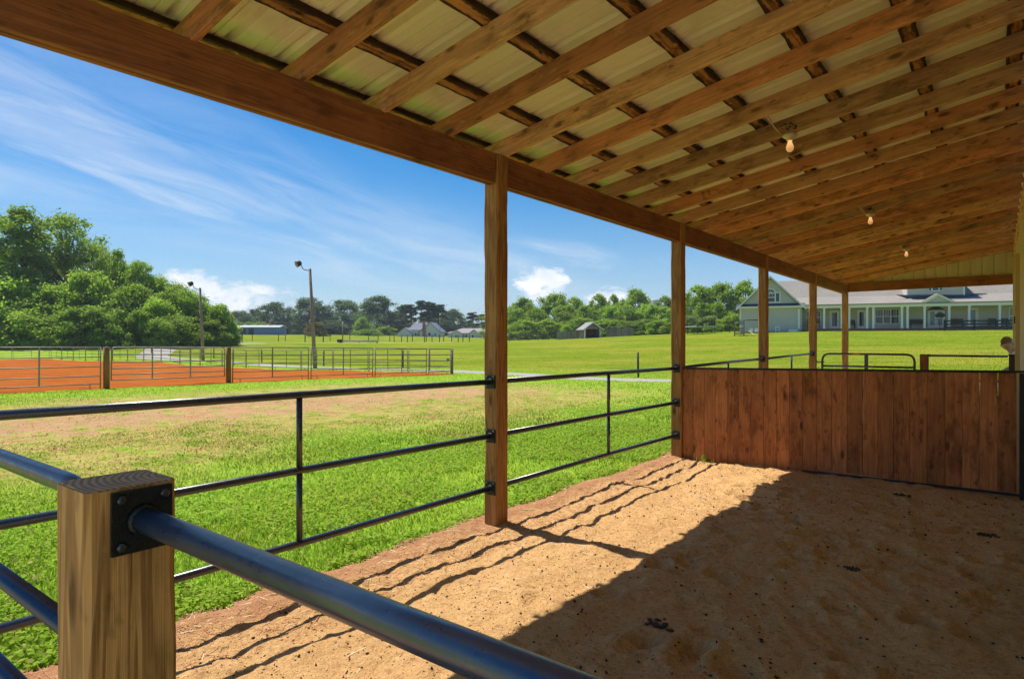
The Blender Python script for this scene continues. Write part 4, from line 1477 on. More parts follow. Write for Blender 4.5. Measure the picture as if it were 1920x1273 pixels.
def window(x0, x1, z0, z1, y, nx=1, split=True, parent=house, glass='glass', muntin=0, tw=0.10):
    w = MB()
    w.box((x0 - tw, y - 0.09, z0 - tw), (x0, y - 0.035, z1 + tw))
    w.box((x1, y - 0.09, z0 - tw), (x1 + tw, y - 0.035, z1 + tw))
    w.box((x0, y - 0.09, z1), (x1, y - 0.035, z1 + tw))
    w.box((x0, y - 0.09, z0 - tw), (x1, y - 0.035, z0))
    for k in range(1, nx):
        x = x0 + (x1 - x0) * k / nx
        w.box((x - 0.05, y - 0.088, z0), (x + 0.05, y - 0.036, z1))
    f = w.build('window', M['white'], parent)
    for k in range(nx):
        a = x0 + (x1 - x0) * k / nx + (0.05 if k else 0)
        b = x0 + (x1 - x0) * (k + 1) / nx - (0.05 if k < nx - 1 else 0)
        MB().box((a, y - 0.05, z0), (b, y - 0.03, z1)).build('pane', M[glass], f)
        m = MB()
        if split:
            zm = (z0 + z1) / 2
            m.box((a, y - 0.075, zm - 0.035), (b, y - 0.051, zm + 0.035))
        for q in range(muntin):
            xm = a + (b - a) * (q + 1) / (muntin + 1)
            m.box((xm - 0.018, y - 0.07, (z0 + z1) / 2 + 0.036), (xm + 0.018, y - 0.0515, z1))
        if m.v:
            tag(m.build('glazing_bars', M['white'], f), kind='stuff')
    return f

def door(x0, x1, z0, z1, y, parent=house, glass='pale_glass', leafs=1, inset=0.28):
    d = MB()
    d.box((x0 - 0.10, y - 0.09, z0), (x0, y - 0.035, z1 + 0.10))
    d.box((x1, y - 0.09, z0), (x1 + 0.10, y - 0.035, z1 + 0.10))
    d.box((x0, y - 0.09, z1), (x1, y - 0.035, z1 + 0.10))
    o = d.build('door', M['white'], parent)
    w = (x1 - x0) / leafs
    for k in range(leafs):
        a, b = x0 + k * w + 0.01, x0 + (k + 1) * w - 0.01
        g = w * inset / 2 + 0.03
        m = MB()
        m.box((a, y - 0.065, z0), (a + g, y - 0.03, z1))
        m.box((b - g, y - 0.065, z0), (b, y - 0.03, z1))
        m.box((a + g, y - 0.065, z1 - g), (b - g, y - 0.03, z1))
        m.box((a + g, y - 0.065, z0), (b - g, y - 0.03, z0 + 0.32))
        m.build('door_leaf', M['white'], o)
        MB().box((a + g, y - 0.05, z0 + 0.32), (b - g, y - 0.035, z1 - g)).build('pane', M[glass], o)
        MB().lathe([(0.035, 0), (0.035, 0.04), (0.01, 0.06)], 8, (0, 0, 0)).build('handle', M['dark_steel'], o, mat4=Matrix.Translation((b - 0.07 if k == 0 else a + 0.07, y - 0.066, z0 + 0.95)) @ Matrix.Rotation(R(90), 4, 'X'))
    return o

WW, EV, PK = 6.75, 2.90, 6.30        # wing width, eave, peak
HL = 34.0                            # house length
# left wing
lap_wall('wall', 0.05, WW, 0.0, 0.0, EV, house, M['siding'])
MB().box((0.0, 0.0, -0.3), (WW, 9.0, EV)).build('wing_body', M['siding'], house) if False else None
def box_shell(name, lo, hi, mat):
    return MB().box(lo, hi).build(name, mat, house)
box_shell('wing_wall', (0.02, 0.062, -0.5), (WW, 10.5, EV), M['siding'])
# dark skirt roof across the gable foot with cream fascia
m = MB().prism([(-0.35, -0.45, EV + 0.10), (-0.35, 0.0, EV + 0.42), (-0.35, 0.0, EV + 0.10)], (WW + 0.7, 0, 0))
m.build('skirt_roof', M['navy_shingle'], house)
box_shell('fascia', (-0.36, -0.47, EV - 0.12), (WW + 0.36, -0.02, EV + 0.098), M['cream_trim'])
hw = WW / 2
gz = lambda z: (hw - (PK - z) / (PK - EV) * hw, hw + (PK - z) / (PK - EV) * hw)
lap_wall('gable', 0, WW, 0.0, EV + 0.43, PK - 0.1, house, M['siding'], 0.19, gz)
m = MB().prism([(0.05, 0.064, EV + 0.05), (WW - 0.05, 0.064, EV + 0.05), (hw, 0.064, PK - 0.03)], (0, 9.5, 0))
m.build('gable_wall', M['siding'], house)
oh = 0.42
sl_ = (PK - EV) / hw
for s in (-1, 1):
    xe, xi = hw + s * (hw + oh), hw
    ze = EV - oh * sl_ + 0.28
    m = MB().prism([(xe, -0.45, ze), (xi, -0.45, PK + 0.28), (xi, -0.45, PK + 0.16), (xe, -0.45, ze - 0.12)], (0, 11, 0))
    m.build('roof', M['shingle'], house)
    m = MB().prism([(xe, -0.50, ze - 0.0), (xi, -0.50, PK + 0.27), (xi, -0.50, PK + 0.02), (xe, -0.50, ze - 0.24)], (0, 0.045, 0))
    m.build('rake_board', M['white'], house)
box_shell('corner_board', (0.0, -0.05, 0.0), (0.16, -0.032, EV - 0.13), M['white'])
# arched gable window: three lights, the middle one taller
wx0, wx1 = hx(1437.5), hx(1452.5)
wz0, wz1 = hz_(566, 3.4), hz_(550, 3.4)
wm = (wx0 + wx1) / 2
fr = MB()
fr.box((wx0 - 0.62, -0.10, wz0 - 0.12), (wx0 - 0.50, -0.04, wz1 + 0.12)).box((wx1 + 0.50, -0.10, wz0 - 0.12), (wx1 + 0.62, -0.04, wz1 + 0.12))
fr.box((wx0 - 0.12, -0.10, wz0 - 0.12), (wx0, -0.04, wz1)).box((wx1, -0.10, wz0 - 0.12), (wx1 + 0.12, -0.04, wz1))
fr.box((wx0 - 0.5, -0.10, wz0 - 0.12), (wx0 - 0.12, -0.04, wz0)).box((wx1 + 0.12, -0.10, wz0 - 0.12), (wx1 + 0.5, -0.04, wz0)).box((wx0, -0.10, wz0 - 0.12), (wx1, -0.04, wz0))
fr.box((wx0 - 0.5, -0.10, wz1), (wx0 - 0.12, -0.04, wz1 + 0.12)).box((wx1 + 0.12, -0.10, wz1), (wx1 + 0.5, -0.04, wz1 + 0.12)).box((wx0, -0.095, wz1 - 0.04), (wx1, -0.045, wz1 + 0.06))
fr.box((wx0, -0.095, (wz0 + wz1) / 2 - 0.04), (wx1, -0.045, (wz0 + wz1) / 2 + 0.04))
rad = (wx1 - wx0) / 2
arc = [(wm + (rad + 0.12) * math.cos(a), -0.10, wz1 + 0.03 + (rad + 0.12) * math.sin(a)) for a in np.linspace(0, math.pi, 13)]
arc += [(wm + rad * math.cos(a), -0.10, wz1 + 0.03 + rad * math.sin(a)) for a in np.linspace(math.pi, 0, 13)]
for k in range(12):
    q = [arc[k], arc[k + 1], arc[25 - k - 1], arc[25 - k]]
    fr.prism(q, (0, 0.06, 0))
aw = fr.build('window', M['white'], house)
MB().box((wx0, -0.07, wz0), (wx1, -0.045 + 0.0, wz1)).build('pane', M['glass'], aw)
MB().box((wx0 - 0.5, -0.07, wz0), (wx0 - 0.12, -0.045, wz1)).build('pane', M['glass'], aw)
MB().box((wx1 + 0.12, -0.07, wz0), (wx1 + 0.5, -0.045, wz1)).build('pane', M['glass'], aw)
MB().prism([(wm + rad * math.cos(a), -0.07, wz1 + 0.06 + rad * math.sin(a)) for a in np.linspace(0, math.pi, 13)], (0, 0.025, 0)).build('pane', M['glass'], aw)
m = MB()
for a in (R(45), R(90), R(135)):
    m.tube([(wm, -0.08, wz1 + 0.05), (wm + rad * math.cos(a), -0.08, wz1 + 0.05 + rad * math.sin(a))], 0.025, 5)
for x in (wm - 0.16, wm + 0.16):
    m.box((x - 0.015, -0.085, (wz0 + wz1) / 2 + 0.041), (x + 0.015, -0.071, wz1 - 0.041))
tag(m.build('glazing_bars', M['white'], aw), kind='stuff')

# porch wing
PD = 2.4
lap_wall('porch_wall', WW + 0.02, HL, PD, 0.34, 2.75, house, M['siding'])
box_shell('main_wall', (WW + 0.02, PD + 0.062, -0.5), (HL, 11.5, 3.6), M['siding'])
box_shell('porch_floor', (WW + 0.02, -0.25, -0.5), (HL, PD + 0.06, 0.34), M['brick'])
box_shell('fascia', (WW + 0.37, -0.33, 2.66), (HL + 0.3, -0.02, 2.88), M['white'])
box_shell('gutter', (WW + 0.37, -0.42, 2.883), (HL + 0.3, -0.05, 3.05), M['cream_trim'])
box_shell('porch_ceiling', (WW + 0.38, -0.018, 2.74), (HL, PD - 0.035, 2.80), M['white'])
def slab(name, pts, mat, th=0.12):
    m = MB().prism(pts, (0, 0, -th))
    return m.build(name, mat, house)
BRY, BRZ, RGY, RGZ = 3.2, 4.18, 6.3, 6.45
slab('roof', [(WW - 0.5, -0.45, 3.08), (HL + 0.4, -0.45, 3.08), (HL - 2.0, BRY, BRZ), (WW - 0.5, BRY, BRZ)], M['shingle'])
slab('roof', [(WW - 3.0, BRY, BRZ + 0.01), (HL - 2.0, BRY, BRZ + 0.01), (HL - 4.5, RGY, RGZ), (WW - 3.0, RGY, RGZ)], M['shingle'])
slab('roof', [(WW - 3.0, RGY + 0.01, RGZ), (HL - 4.5, RGY + 0.01, RGZ), (HL - 2, 12.2, 2.9), (WW - 3.0, 12.2, 2.9)], M['shingle'])
for px_ in (1497.7, 1545, 1577.5, 1592, 1625.5, 1637, 1690.5, 1701, 1733, 1779, 1816.5, 1873.5):
    x = hx(px_)
    m = MB().box((x - 0.10, -0.20, 0.5), (x + 0.10, -0.0, 2.55)).box((x - 0.13, -0.23, 0.342), (x + 0.13, 0.03, 0.499)).box((x - 0.13, -0.23, 2.551), (x + 0.13, 0.03, 2.658))
    m.build('porch_post', M['white'], house)
def wl(px_):
    return hx(px_, PD)
window(wl(1513.5), wl(1537.5), 1.0, 2.42, PD, 2, True, muntin=2)
door(wl(1557), wl(1572), 0.345, 2.4, PD, glass='glass')
door(wl(1608.5), wl(1622.5), 0.345, 2.4, PD, glass='glass')
window(wl(1641.5), wl(1684.5), 0.95, 2.5, PD, 3, True, muntin=2)
door(wl(1741), wl(1769.5), 0.345, 2.35, PD, leafs=2)
x0, x1 = wl(1735), wl(1774)
m = MB()
arcp = [(x0 + (x1 - x0) * t, PD - 0.11, 2.36 + 0.42 * math.sin(math.pi * t)) for t in np.linspace(0, 1, 15)]
m.prism(arcp, (0, 0.07, 0))
m.build('fanlight', M['navy_shingle'], house)
m = MB()
for k in range(14):
    a, b = Vector(arcp[k]), Vector(arcp[k + 1])
    m.prism([a + Vector((0, -0.02, 0)), b + Vector((0, -0.02, 0)), b + Vector((0, -0.02, 0.13)), a + Vector((0, -0.02, 0.13))], (0, 0.09, 0))
tag(m.build('arch_trim', M['cream_trim'], house), kind='stuff')
for xa, xb in ((x0, wl(1740.2) - 0.12), (wl(1770.3) + 0.12, x1)):
    MB().box((xa, PD - 0.09, 0.345), (xb, PD - 0.035, 2.36)).build('side_light', M['pale_glass'], house)
door(wl(1815.5), wl(1832), 0.345, 2.45, PD)
window(wl(1893), wl(1907), 0.75, 2.45, PD, 1, True, glass='pale_glass')
# pediment over the entrance
pa, pb = hx(1727, -0.3), hx(1791, -0.3)
pm = (pa + pb) / 2
m = MB().prism([(pa + 0.55, -0.36, 3.09), (pb - 0.55, -0.36, 3.09), (pm, -0.36, 3.80)], (0, 0.10, 0))
m.build('pediment', M['siding'], house)
for s, xe in ((-1, pa), (1, pb)):
    m = MB().prism([(xe, -0.48, 3.06), (pm, -0.48, 3.98), (pm, -0.48, 3.80), (xe + (-s) * 0.45, -0.48, 3.06)], (0, 0.115, 0))
    m.build('pediment_trim', M['cream_trim'], house)
    m = MB().prism([(xe, -0.36, 3.075), (pm, -0.36, 3.995), (pm, 2.4, 3.995), (xe + (-s) * 0.2, -0.10, 3.16)], (0, 0, 0.06))
    m.build('pediment_roof', M['shingle'], house)
# dormer
da, db = hx(1700, 1.6), hx(1809, 1.6)
lap_wall('dormer_wall', da, db, 1.6, 3.75, 5.6, house, M['siding'])
box_shell('dormer_body', (da, 1.662, 3.2), (db, 6.0, 5.6), M['siding'])
for x in (da, db - 0.14):
    box_shell('corner_board', (x, 1.54, 3.72), (x + 0.14, 1.568, 5.6), M['white'])
m = MB().prism([(da - 1.0, 1.4, 4.05), (da - 0.02, 1.4, 3.66), (db + 0.02, 1.4, 3.66), (db + 2.2, 2.2, 4.0), (db + 0.02, 1.65, 4.0), (da - 0.02, 1.65, 4.0)], (0, 0, 0.07))
m.build('dormer_flashing', M['navy_shingle'], house)
dm0, dm1 = hx(1741.5, 1.6), hx(1766, 1.6)
wdt = dm1 - dm0
window(dm0 + 0.34, dm1 - 0.34, 4.5, 5.3, 1.6, 1, False)
for a, b in ((dm0, dm0 + 0.22), (dm1 - 0.22, dm1)):
    window(a, b, 4.5, 5.3, 1.6, 1, False, tw=0.04)
for s, xa, xb in ((0, da - 0.3, da + 1.7), (1, db - 2.2, db + 0.3)):
    box_shell('eave_return', (xa, 1.2, 5.03), (xb, 1.59, 5.18), M['white'])
slab('dormer_roof', [(da - 0.3, 1.2, 5.75), (db + 0.3, 1.2, 5.75), (db + 0.3, 6.2, 6.4), (da - 0.3, 6.2, 6.4)], M['shingle'])

def hworld(x, y, z=0.0):
    p = HO + hd * x + hin * y
    return Vector((p.x, p.y, HZ + z))
# porch furniture
def bench(px_, label, yl=1.5, w=1.35, dark=True):
    p = hworld(hx(px_, yl), yl, 0.342)
    t = thing('porch_bench', label, 'bench', p, HRZ, 'seats on the house porch')
    mt = M['dark_steel'] if dark else M['grey_wood']
    for k in range(4):
        MB().box((-w / 2, -0.25 + k * 0.13, 0.40), (w / 2, -0.14 + k * 0.13, 0.44)).build('seat_slat', mt, t)
    for k in range(4):
        MB().box((-w / 2, 0.28, 0.52 + k * 0.13), (w / 2, 0.32, 0.62 + k * 0.13)).build('back_slat', mt, t)
    for sx in (-1, 1):
        x = sx * (w / 2 - 0.04)
        MB().box((x - 0.03, -0.25, 0.0), (x + 0.03, -0.19, 0.66)).build('leg', mt, t)
        MB().box((x - 0.03, 0.321, 0.0), (x + 0.03, 0.37, 1.02)).build('leg', mt, t)
        MB().box((x - 0.035, -0.27, 0.661), (x + 0.035, 0.32, 0.70)).build('arm', mt, t)
bench(1720, 'dark slatted bench on the porch, left of the double front door')
bench(1793, 'dark slatted bench on the porch, right of the double front door')
bench(1597, 'dark porch chair left of the second glass door', w=0.7)
bench(1862, 'dark porch chair behind the black rail fence, left of the last porch post', w=0.7)
bench(1884, 'dark porch chair behind the black rail fence, near the right window', w=0.7)
p = hworld(hx(1525, 1.6), 1.6, 0.342)
t = thing('planter_shelf', 'reddish plant shelf under the left porch window', 'shelf', p, HRZ)
MB().box((-0.75, -0.2, 0.72), (0.75, 0.2, 0.80)).build('top', M['redpost'], t)
for sx in (-0.68, 0.62):
    MB().box((sx, -0.18, 0), (sx + 0.07, 0.18, 0.719)).build('leg', M['redpost'], t)
for k in range(3):
    MB().lathe([(0.10, 0.801), (0.15, 1.02), (0.13, 1.02)], 10, (-0.5 + 0.5 * k, 0, 0)).build('pot', M['redpost'], t)
# black rail fence in front of the porch
fy = -1.6
fpx = [1771.5, 1827, 1887]
xs_ = [hx(v, fy) for v in fpx]
xs_.append(2 * xs_[-1] - xs_[-2])
b0 = hworld(xs_[0], fy)
z0 = tz(b0.x, b0.y)
t = thing('board_fence', 'black three rail board fence in front of the porch', 'fence', (b0.x, b0.y, z0), HRZ)
for x in xs_:
    w_ = hworld(x, fy)
    dz_ = tz(w_.x, w_.y) - z0
    MB().box((x - xs_[0] - 0.08, -0.08, dz_ - 0.2), (x - xs_[0] + 0.08, 0.08, dz_ + 1.12)).build('post', M['black'], t)
L_ = xs_[-1] - xs_[0]
for z in (0.36, 0.66, 1.0):
    MB().box((-0.05, -0.11, z - 0.07), (L_ + 0.05, -0.081, z + 0.07)).build('rail', M['black'], t)
p = hworld(hx(1762, -1.3), -1.3)
z0 = tz(p.x, p.y)
t = thing('satellite_dish', 'dark oval dish on a thin pole in front of the double front door', 'dish', (p.x, p.y, z0), HRZ)
MB().tube([(0, 0, -0.2), (0, 0, 1.45)], 0.035, 8).build('pole', M['black'], t)
q = MB().lathe([(0.02, 0.09), (0.25, 0.055), (0.45, 0.0), (0.47, 0.01), (0.44, 0.02)][::-1], 20)
link('dish', q.mesh('dish', M['dark_steel']), t, mat4=Matrix.Translation((0, -0.06, 1.62)) @ Matrix.Diagonal((1, 1, 0.58, 1)) @ Matrix.Rotation(R(90), 4, 'X'))
MB().box((-0.10, -0.05, 1.30), (0.10, 0.05, 1.44)).build('bracket', M['white'], t)
# things by the wing wall
for px_, w, h, lab, nm, cat in ((1415, 0.5, 0.62, 'small white frame leaning by the left wing wall', 'garden_frame', 'frame'),
                                (1487, 0.9, 0.22, 'low white planter beside the left porch post', 'planter', 'planter')):
    p = hworld(hx(px_ + 43 if nm == 'garden_frame' else px_, -0.8), -0.8)
    z0 = tz(p.x, p.y)
    t = thing(nm, lab, cat, (p.x, p.y, z0), HRZ)
    if nm == 'garden_frame':
        MB().box((-w / 2, -0.03, 0), (-w / 2 + 0.07, 0.03, h)).build('upright', M['white'], t)
        MB().box((w / 2 - 0.07, -0.03, 0), (w / 2, 0.03, h)).build('upright', M['white'], t)
        MB().box((-w / 2 + 0.071, -0.03, h - 0.08), (w / 2 - 0.071, 0.03, h)).build('crossbar', M['white'], t)
        MB().box((-w / 2 + 0.071, -0.02, 0.2), (w / 2 - 0.071, 0.02, 0.26)).build('crossbar', M['white'], t)
    else:
        MB().prism([(-w / 2, -0.14, -0.1), (w / 2, -0.14, -0.1), (w / 2 + 0.05, -0.18, h), (-w / 2 - 0.05, -0.18, h)], (0, 0.34, 0)).build('tub', M['white'], t)
        MB().box((-w / 2 - 0.07, -0.2, h + 0.001), (w / 2 + 0.07, 0.18, h + 0.05)).build('rim', M['white'], t)

# ------------------------------------------------------------------ swing set and trampoline left of the house
f_ = 71.0
p = at(1387, f_)
z0 = tz(*p)
t = thing('swing_set', 'wooden swing set with a climbing tower left of the house', 'swing set', (p[0], p[1], z0), HRZ)
S = f_ / FPX
for dx, dy in ((-0.55, -0.4), (0.45, -0.4), (-0.55, 0.6), (0.45, 0.6)):
    MB().box((dx - 0.05, dy - 0.05, -0.1), (dx + 0.05, dy + 0.05, 1.75)).build('tower_post', M['grey_wood'], t)
MB().box((-0.6, -0.45, 0.85), (0.5, 0.65, 0.92)).build('deck', M['grey_wood'], t)
for k in range(4):
    MB().box((-0.49, -0.46, 0.12 + 0.19 * k), (0.39, -0.42, 0.22 + 0.19 * k)).build('climbing_step', M['redpost'], t)
MB().tube([(-0.65, 0.1, 1.72), (2.7, 0.1, 1.78)], 0.05, 8).build('swing_beam', M['dark_steel'], t)
for s in (-0.7, 0.9):
    MB().tube([(2.55, 0.1, 1.74), (2.75, s, -0.1)], 0.045, 6).build('beam_leg', M['redpost'], t)
for x in (1.2, 1.75):
    sw = MB().box((x - 0.2, 0.0, 0.42), (x + 0.2, 0.2, 0.46)).build('swing', M['white'], t)
    for s in (-0.18, 0.18):
        MB().tube([(x + s, 0.1, 0.461), (x + s, 0.1, 1.70)], 0.008, 4).build('rope', M['galv'], sw)
    MB().box((x - 0.2, 0.16, 0.462), (x + 0.2, 0.19, 0.85)).build('backrest', M['white'], sw)
m = MB().prism([(0.55, -0.4, 0.9), (0.55, -0.4, 0.8), (1.5, -1.2, 0.08), (1.6, -1.2, 0.14)], (0.0, 0.5, 0))
m.build('slide', plain('yellow_slide', (0.55, 0.42, 0.12), 0.4), t)
MB().box((0.0, -0.5, 1.2), (0.42, -0.46, 1.62)).build('sign_panel', M['pale_glass'], t)
f_ = 84.0
p = at(1312, f_)
z0 = tz(*p)
t = thing('trampoline', 'netted round trampoline under the trees left of the house', 'trampoline', (p[0], p[1], z0))
MB().lathe([(1.9, 0.86), (1.9, 0.88), (0.05, 0.885)], 24).build('mat', M['black'], t)
m = MB()
rr = [(2.0 * math.cos(a), 2.0 * math.sin(a), 0.9) for a in np.linspace(0, 2 * math.pi, 25)]
m.tube(rr, 0.07, 6)
m.build('rim', plain('pale_blue_pad', (0.35, 0.42, 0.5), 0.6), t)
for k in range(6):
    a = k * math.pi / 3
    c, s = math.cos(a) * 2.02, math.sin(a) * 2.02
    MB().tube([(c, s, -0.1), (c, s, 2.45)], 0.035, 6).build('pole', M['dark_steel'], t)
net = MB()
for k in range(24):
    a = k * math.pi / 12
    net.tube([(1.98 * math.cos(a), 1.98 * math.sin(a), 0.96), (1.98 * math.cos(a), 1.98 * math.sin(a), 2.4)], 0.012, 4)
for z in np.linspace(1.1, 2.4, 9):
    net.tube([(1.98 * math.cos(a), 1.98 * math.sin(a), z) for a in np.linspace(0, 2 * math.pi, 25)], 0.010, 4)
tag(net.build('safety_net', M['black'], t), kind='stuff')

# ------------------------------------------------------------------ small hut, plank fences, water tank
f_ = 104.0
p = at(1111, f_)
z0 = tz(*p)
hut_rz = YAW + R(14)
hut = thing('animal_hut', 'small open fronted hut with a grey shingle roof before the trees', 'hut', (p[0], p[1], z0), hut_rz)
hut.scale = (1.12, 1.12, 1.12)
wv, hh, rise, dp = 2.5, 1.35, 0.85, 2.4
for x in (-wv / 2, wv / 2 - 0.14):
    MB().box((x, -0.05, -0.2), (x + 0.14, 0.12, hh)).build('front_post', M['white'], hut)
MB().box((wv / 2 - 0.139, 0.121, -0.2), (wv / 2 - 0.05, dp, hh)).build('side_wall', M['grey_wood'], hut)
MB().box((-wv / 2 + 0.05, 0.121, -0.2), (-wv / 2 + 0.13, dp, hh)).build('side_wall', M['grey_wood'], hut)
MB().box((-wv / 2 + 0.131, dp - 0.08, -0.2), (wv / 2 - 0.14, dp, hh)).build('back_wall', M['redpost'], hut)
MB().prism([(-wv / 2, 0.05, hh + 0.002), (wv / 2, 0.05, hh + 0.002), (0, 0.05, hh + rise)], (0, 0.05, 0)).build('gable', M['grey_wood'], hut)
for s in (-1, 1):
    m = MB().prism([(s * (wv / 2 + 0.35), -0.3, hh - 0.22), (0, -0.3, hh + rise + 0.06), (0, -0.3, hh + rise + 0.16), (s * (wv / 2 + 0.4), -0.3, hh - 0.14)], (0, dp + 0.6, 0))
    m.build('roof', shingle_mat('hut_shingle', (0.30, 0.30, 0.32), (0.24, 0.24, 0.26)), hut)
    m = MB().prism([(s * (wv / 2 + 0.36), -0.34, hh - 0.25), (0, -0.34, hh + rise + 0.02), (0, -0.34, hh + rise + 0.17), (s * (wv / 2 + 0.41), -0.34, hh - 0.13)], (0, 0.038, 0))
    m.build('rake_board', M['white'], hut)
MB().box((-0.35, 0.6, -0.1), (0.45, 1.1, 0.42)).build('feed_box', M['black'], hut)
def plank_fence(pa, pb, f0, f1, h, label, n):
    a, b = Vector((*at(pa, f0), 0)), Vector((*at(pb, f1), 0))
    d = b - a
    z0 = tz(a.x, a.y)
    t = thing('plank_fence', label, 'fence', (a.x, a.y, z0), group='weathered plank fences by the hut')
    q = frame((0, 0, 0), d)
    for k in range(n):
        c = a + d * ((k + 0.5) / n)
        zc = tz(c.x, c.y) - z0
        w = d.length / n
        hk = h * random.uniform(0.95, 1.04)
        MB().box((d.length * (k + 0.5) / n - w * 0.45, -0.02, zc - 0.1), (d.length * (k + 0.5) / n + w * 0.45, 0.02, zc + hk), q).build('plank', M['grey_wood'], t)
    for z in (0.35, 1.0):
        zb = tz(b.x, b.y) - z0
        m = MB()
        m.tube([(0, 0, z), tuple(d + Vector((0, 0, zb + z)))], 0.05, 5)
        m.v = [tuple(Vector(p_) + hd * 0 + FWD * 0.08) for p_ in m.v]
        m.build('rail', M['grey_wood'], t)
plank_fence(1044, 1090, 108, 107, 1.35, 'weathered plank fence left of the small hut', 22)
plank_fence(1137, 1188, 108, 105, 1.4, 'weathered plank fence right of the small hut', 26)
# grey wire run left of it
for k in range(6):
    px_ = 955 + 18 * k
    x, y = at(px_, 113)
    t = thing('fence_post', f'{ORD[k]} grey post from the left of the wire run left of the plank fence', 'post', (x, y, tz(x, y)), group='grey posts of the wire run')
    MB().box((-0.06, -0.06, -0.2), (0.06, 0.06, 1.5)).build('shaft', M['grey_wood'], t)
    MB().box((-0.08, -0.08, 1.501), (0.08, 0.08, 1.54)).build('cap', M['grey_wood'], t)
for j, z in enumerate((0.3, 0.6, 0.9, 1.2, 1.42)):
    a, b = at(950, 113), at(1046, 112)
    m = MB().tube([(*a, tz(*a) + z), (*b, tz(*b) + z)], 0.018, 4)
    tag(m.build('fence_wire', M['grey_wood']), f'{ORD[j]} rail from the ground of the wire run left of the plank fence', 'wire', 'rails of the wire run')
# thin high wires across the pasture in front of the trees
for j, z in enumerate((1.9, 2.5, 3.3, 4.3)):
    a, b = at(945, 100), at(1400, 84)
    pts = [(a[0] + (b[0] - a[0]) * s, a[1] + (b[1] - a[1]) * s, tz(*a) + z + (tz(*b) - tz(*a)) * s - 0.35 * math.sin(math.pi * s)) for s in np.linspace(0, 1, 9)]
    tag(MB().tube(pts, 0.011, 4).build('power_line', M['galv']), f'{ORD[j]} thin wire from below, strung before the lit trees right of the nearest post', 'wire', 'thin wires before the lit trees')
x, y = at(1228, 420)
z0 = tz(x, y)
t = thing('water_tank', 'pale round water tank rising behind the lit trees', 'tank', (x, y, z0))
zt = zat(562, 420) - z0
MB().lathe([(4.6, 0), (4.6, zt - 0.5), (4.4, zt - 0.15), (3.0, zt), (0.1, zt + 0.3)], 28).build('shell', plain('pale_grey_tank', (0.55, 0.56, 0.56), 0.5), t)
m = MB().lathe([(4.63, zt - 1.1), (4.66, zt - 1.05), (4.66, zt - 0.9), (4.63, zt - 0.85)], 28)
m.build('band', M['galv'], t)
for k, (px_, fb) in enumerate(((1352, 82), (1368, 80))):
    x, y = at(px_, fb)
    t = thing('fence_post', ['left', 'right'][k] + ' thin dark post between the trampoline and the swing set', 'post', (x, y, tz(x, y)), group='thin dark posts by the swing set')
    MB().tube([(0, 0, -.2), (0, 0, 1.5)], 0.04, 6).build('shaft', M['black'], t)
    MB().lathe([(0.05, 1.501), (0.03, 1.53)], 6).build('cap', M['galv'], t)

# ------------------------------------------------------------------ far buildings
def gable_house(name, label, cat, px_, f_, W_, Dp, eave, rise, wallm, roofm, rz, extras=None):
    x, y = at(px_, f_)
    z0 = tz(x, y)
    t = thing(name, label, cat, (x, y, z0), rz)
    MB().box((-W_ / 2, 0, -0.5), (W_ / 2, Dp, eave)).build('wall', wallm, t)
    for s in (0, Dp - 0.06):
        MB().prism([(-W_ / 2, s, eave + 0.002), (-W_ / 2, s + 0.06, eave + 0.002), (-W_ / 2, s + 0.06, eave + 0.01), (-W_ / 2, s, eave + 0.01)], (0, 0, 0)) if False else None
    return t
def ridge_roof(t, W_, Dp, eave, rise, roofm, wallm, x0=0, y0=0, oh=0.4, axis='x', name='roof'):
    """ridge along local x; gables at the ends filled with wall"""
    a, b = x0 - W_ / 2, x0 + W_ / 2
    ym = y0 + Dp / 2
    th = 0.18
    for s in (-1, 1):
        ye = ym + s * (Dp / 2 + oh)
        ze = eave - oh * rise / (Dp / 2)
        MB().prism([(a - oh, ye, ze), (a - oh, ym, eave + rise), (a - oh, ym, eave + rise + th), (a - oh, ye, ze + th)], (W_ + 2 * oh, 0, 0)).build(name, roofm, t)
    MB().prism([(a, y0, eave + 0.001), (a, y0 + Dp, eave + 0.001), (a, ym, eave + rise - 0.01)], (W_, 0, 0)).build('gable_wall', wallm, t)
M['far_white'] = plain('far_white_siding', (0.62, 0.60, 0.60), 0.6, 0, 0.05)
M['far_blue'] = plain('blue_metal_wall', (0.10, 0.19, 0.40), 0.5, 0, 0.08)
M['far_roof'] = plain('blue_grey_roof', (0.15, 0.17, 0.23), 0.8, 0, 0.2, 2)
M['pale_roof'] = plain('pale_metal_roof', (0.42, 0.42, 0.42), 0.5, 0.0, 0.05)
M['tan_roof'] = plain('tan_shingle_roof', (0.27, 0.24, 0.245), 0.8, 0, 0.1, 2)
# blue metal building (long side to us)
f_ = 222.0
x, y = at(487, f_)
z0 = tz(x, y) - 0.2
t = thing('metal_building', 'long low blue metal building before the far trees', 'building', (x, y, z0), YAW + R(4))
W_, Dp, ev, rs = 13.4, 9.0, 2.75, 0.75
MB().box((-W_ / 2, 0, -0.8), (W_ / 2, Dp, ev)).build('wall', M['far_blue'], t)
ridge_roof(t, W_, Dp, ev, rs, M['pale_roof'], M['far_blue'], oh=0.3)
for k in range(9):
    xx = -W_ / 2 + 1.2 + k * 1.4
    MB().box((xx, -0.06, -0.5), (xx + 0.08, -0.005, ev - 0.1)).build('wall_rib', M['far_blue'], t)
for xx in (-5.6, -2.9):
    MB().box((xx - 0.9, -0.09, -0.3), (xx + 0.9, -0.062, 2.3)).build('door', M['dark_steel'], t)
x, y = at(437, 224)
t = thing('white_outbuilding', 'small white building left of the blue metal one, half behind the woods', 'building', (x, y, tz(x, y)), YAW + R(4))
MB().box((-2.6, 0, -0.8), (2.6, 4, 2.2)).build('wall', M['far_white'], t)
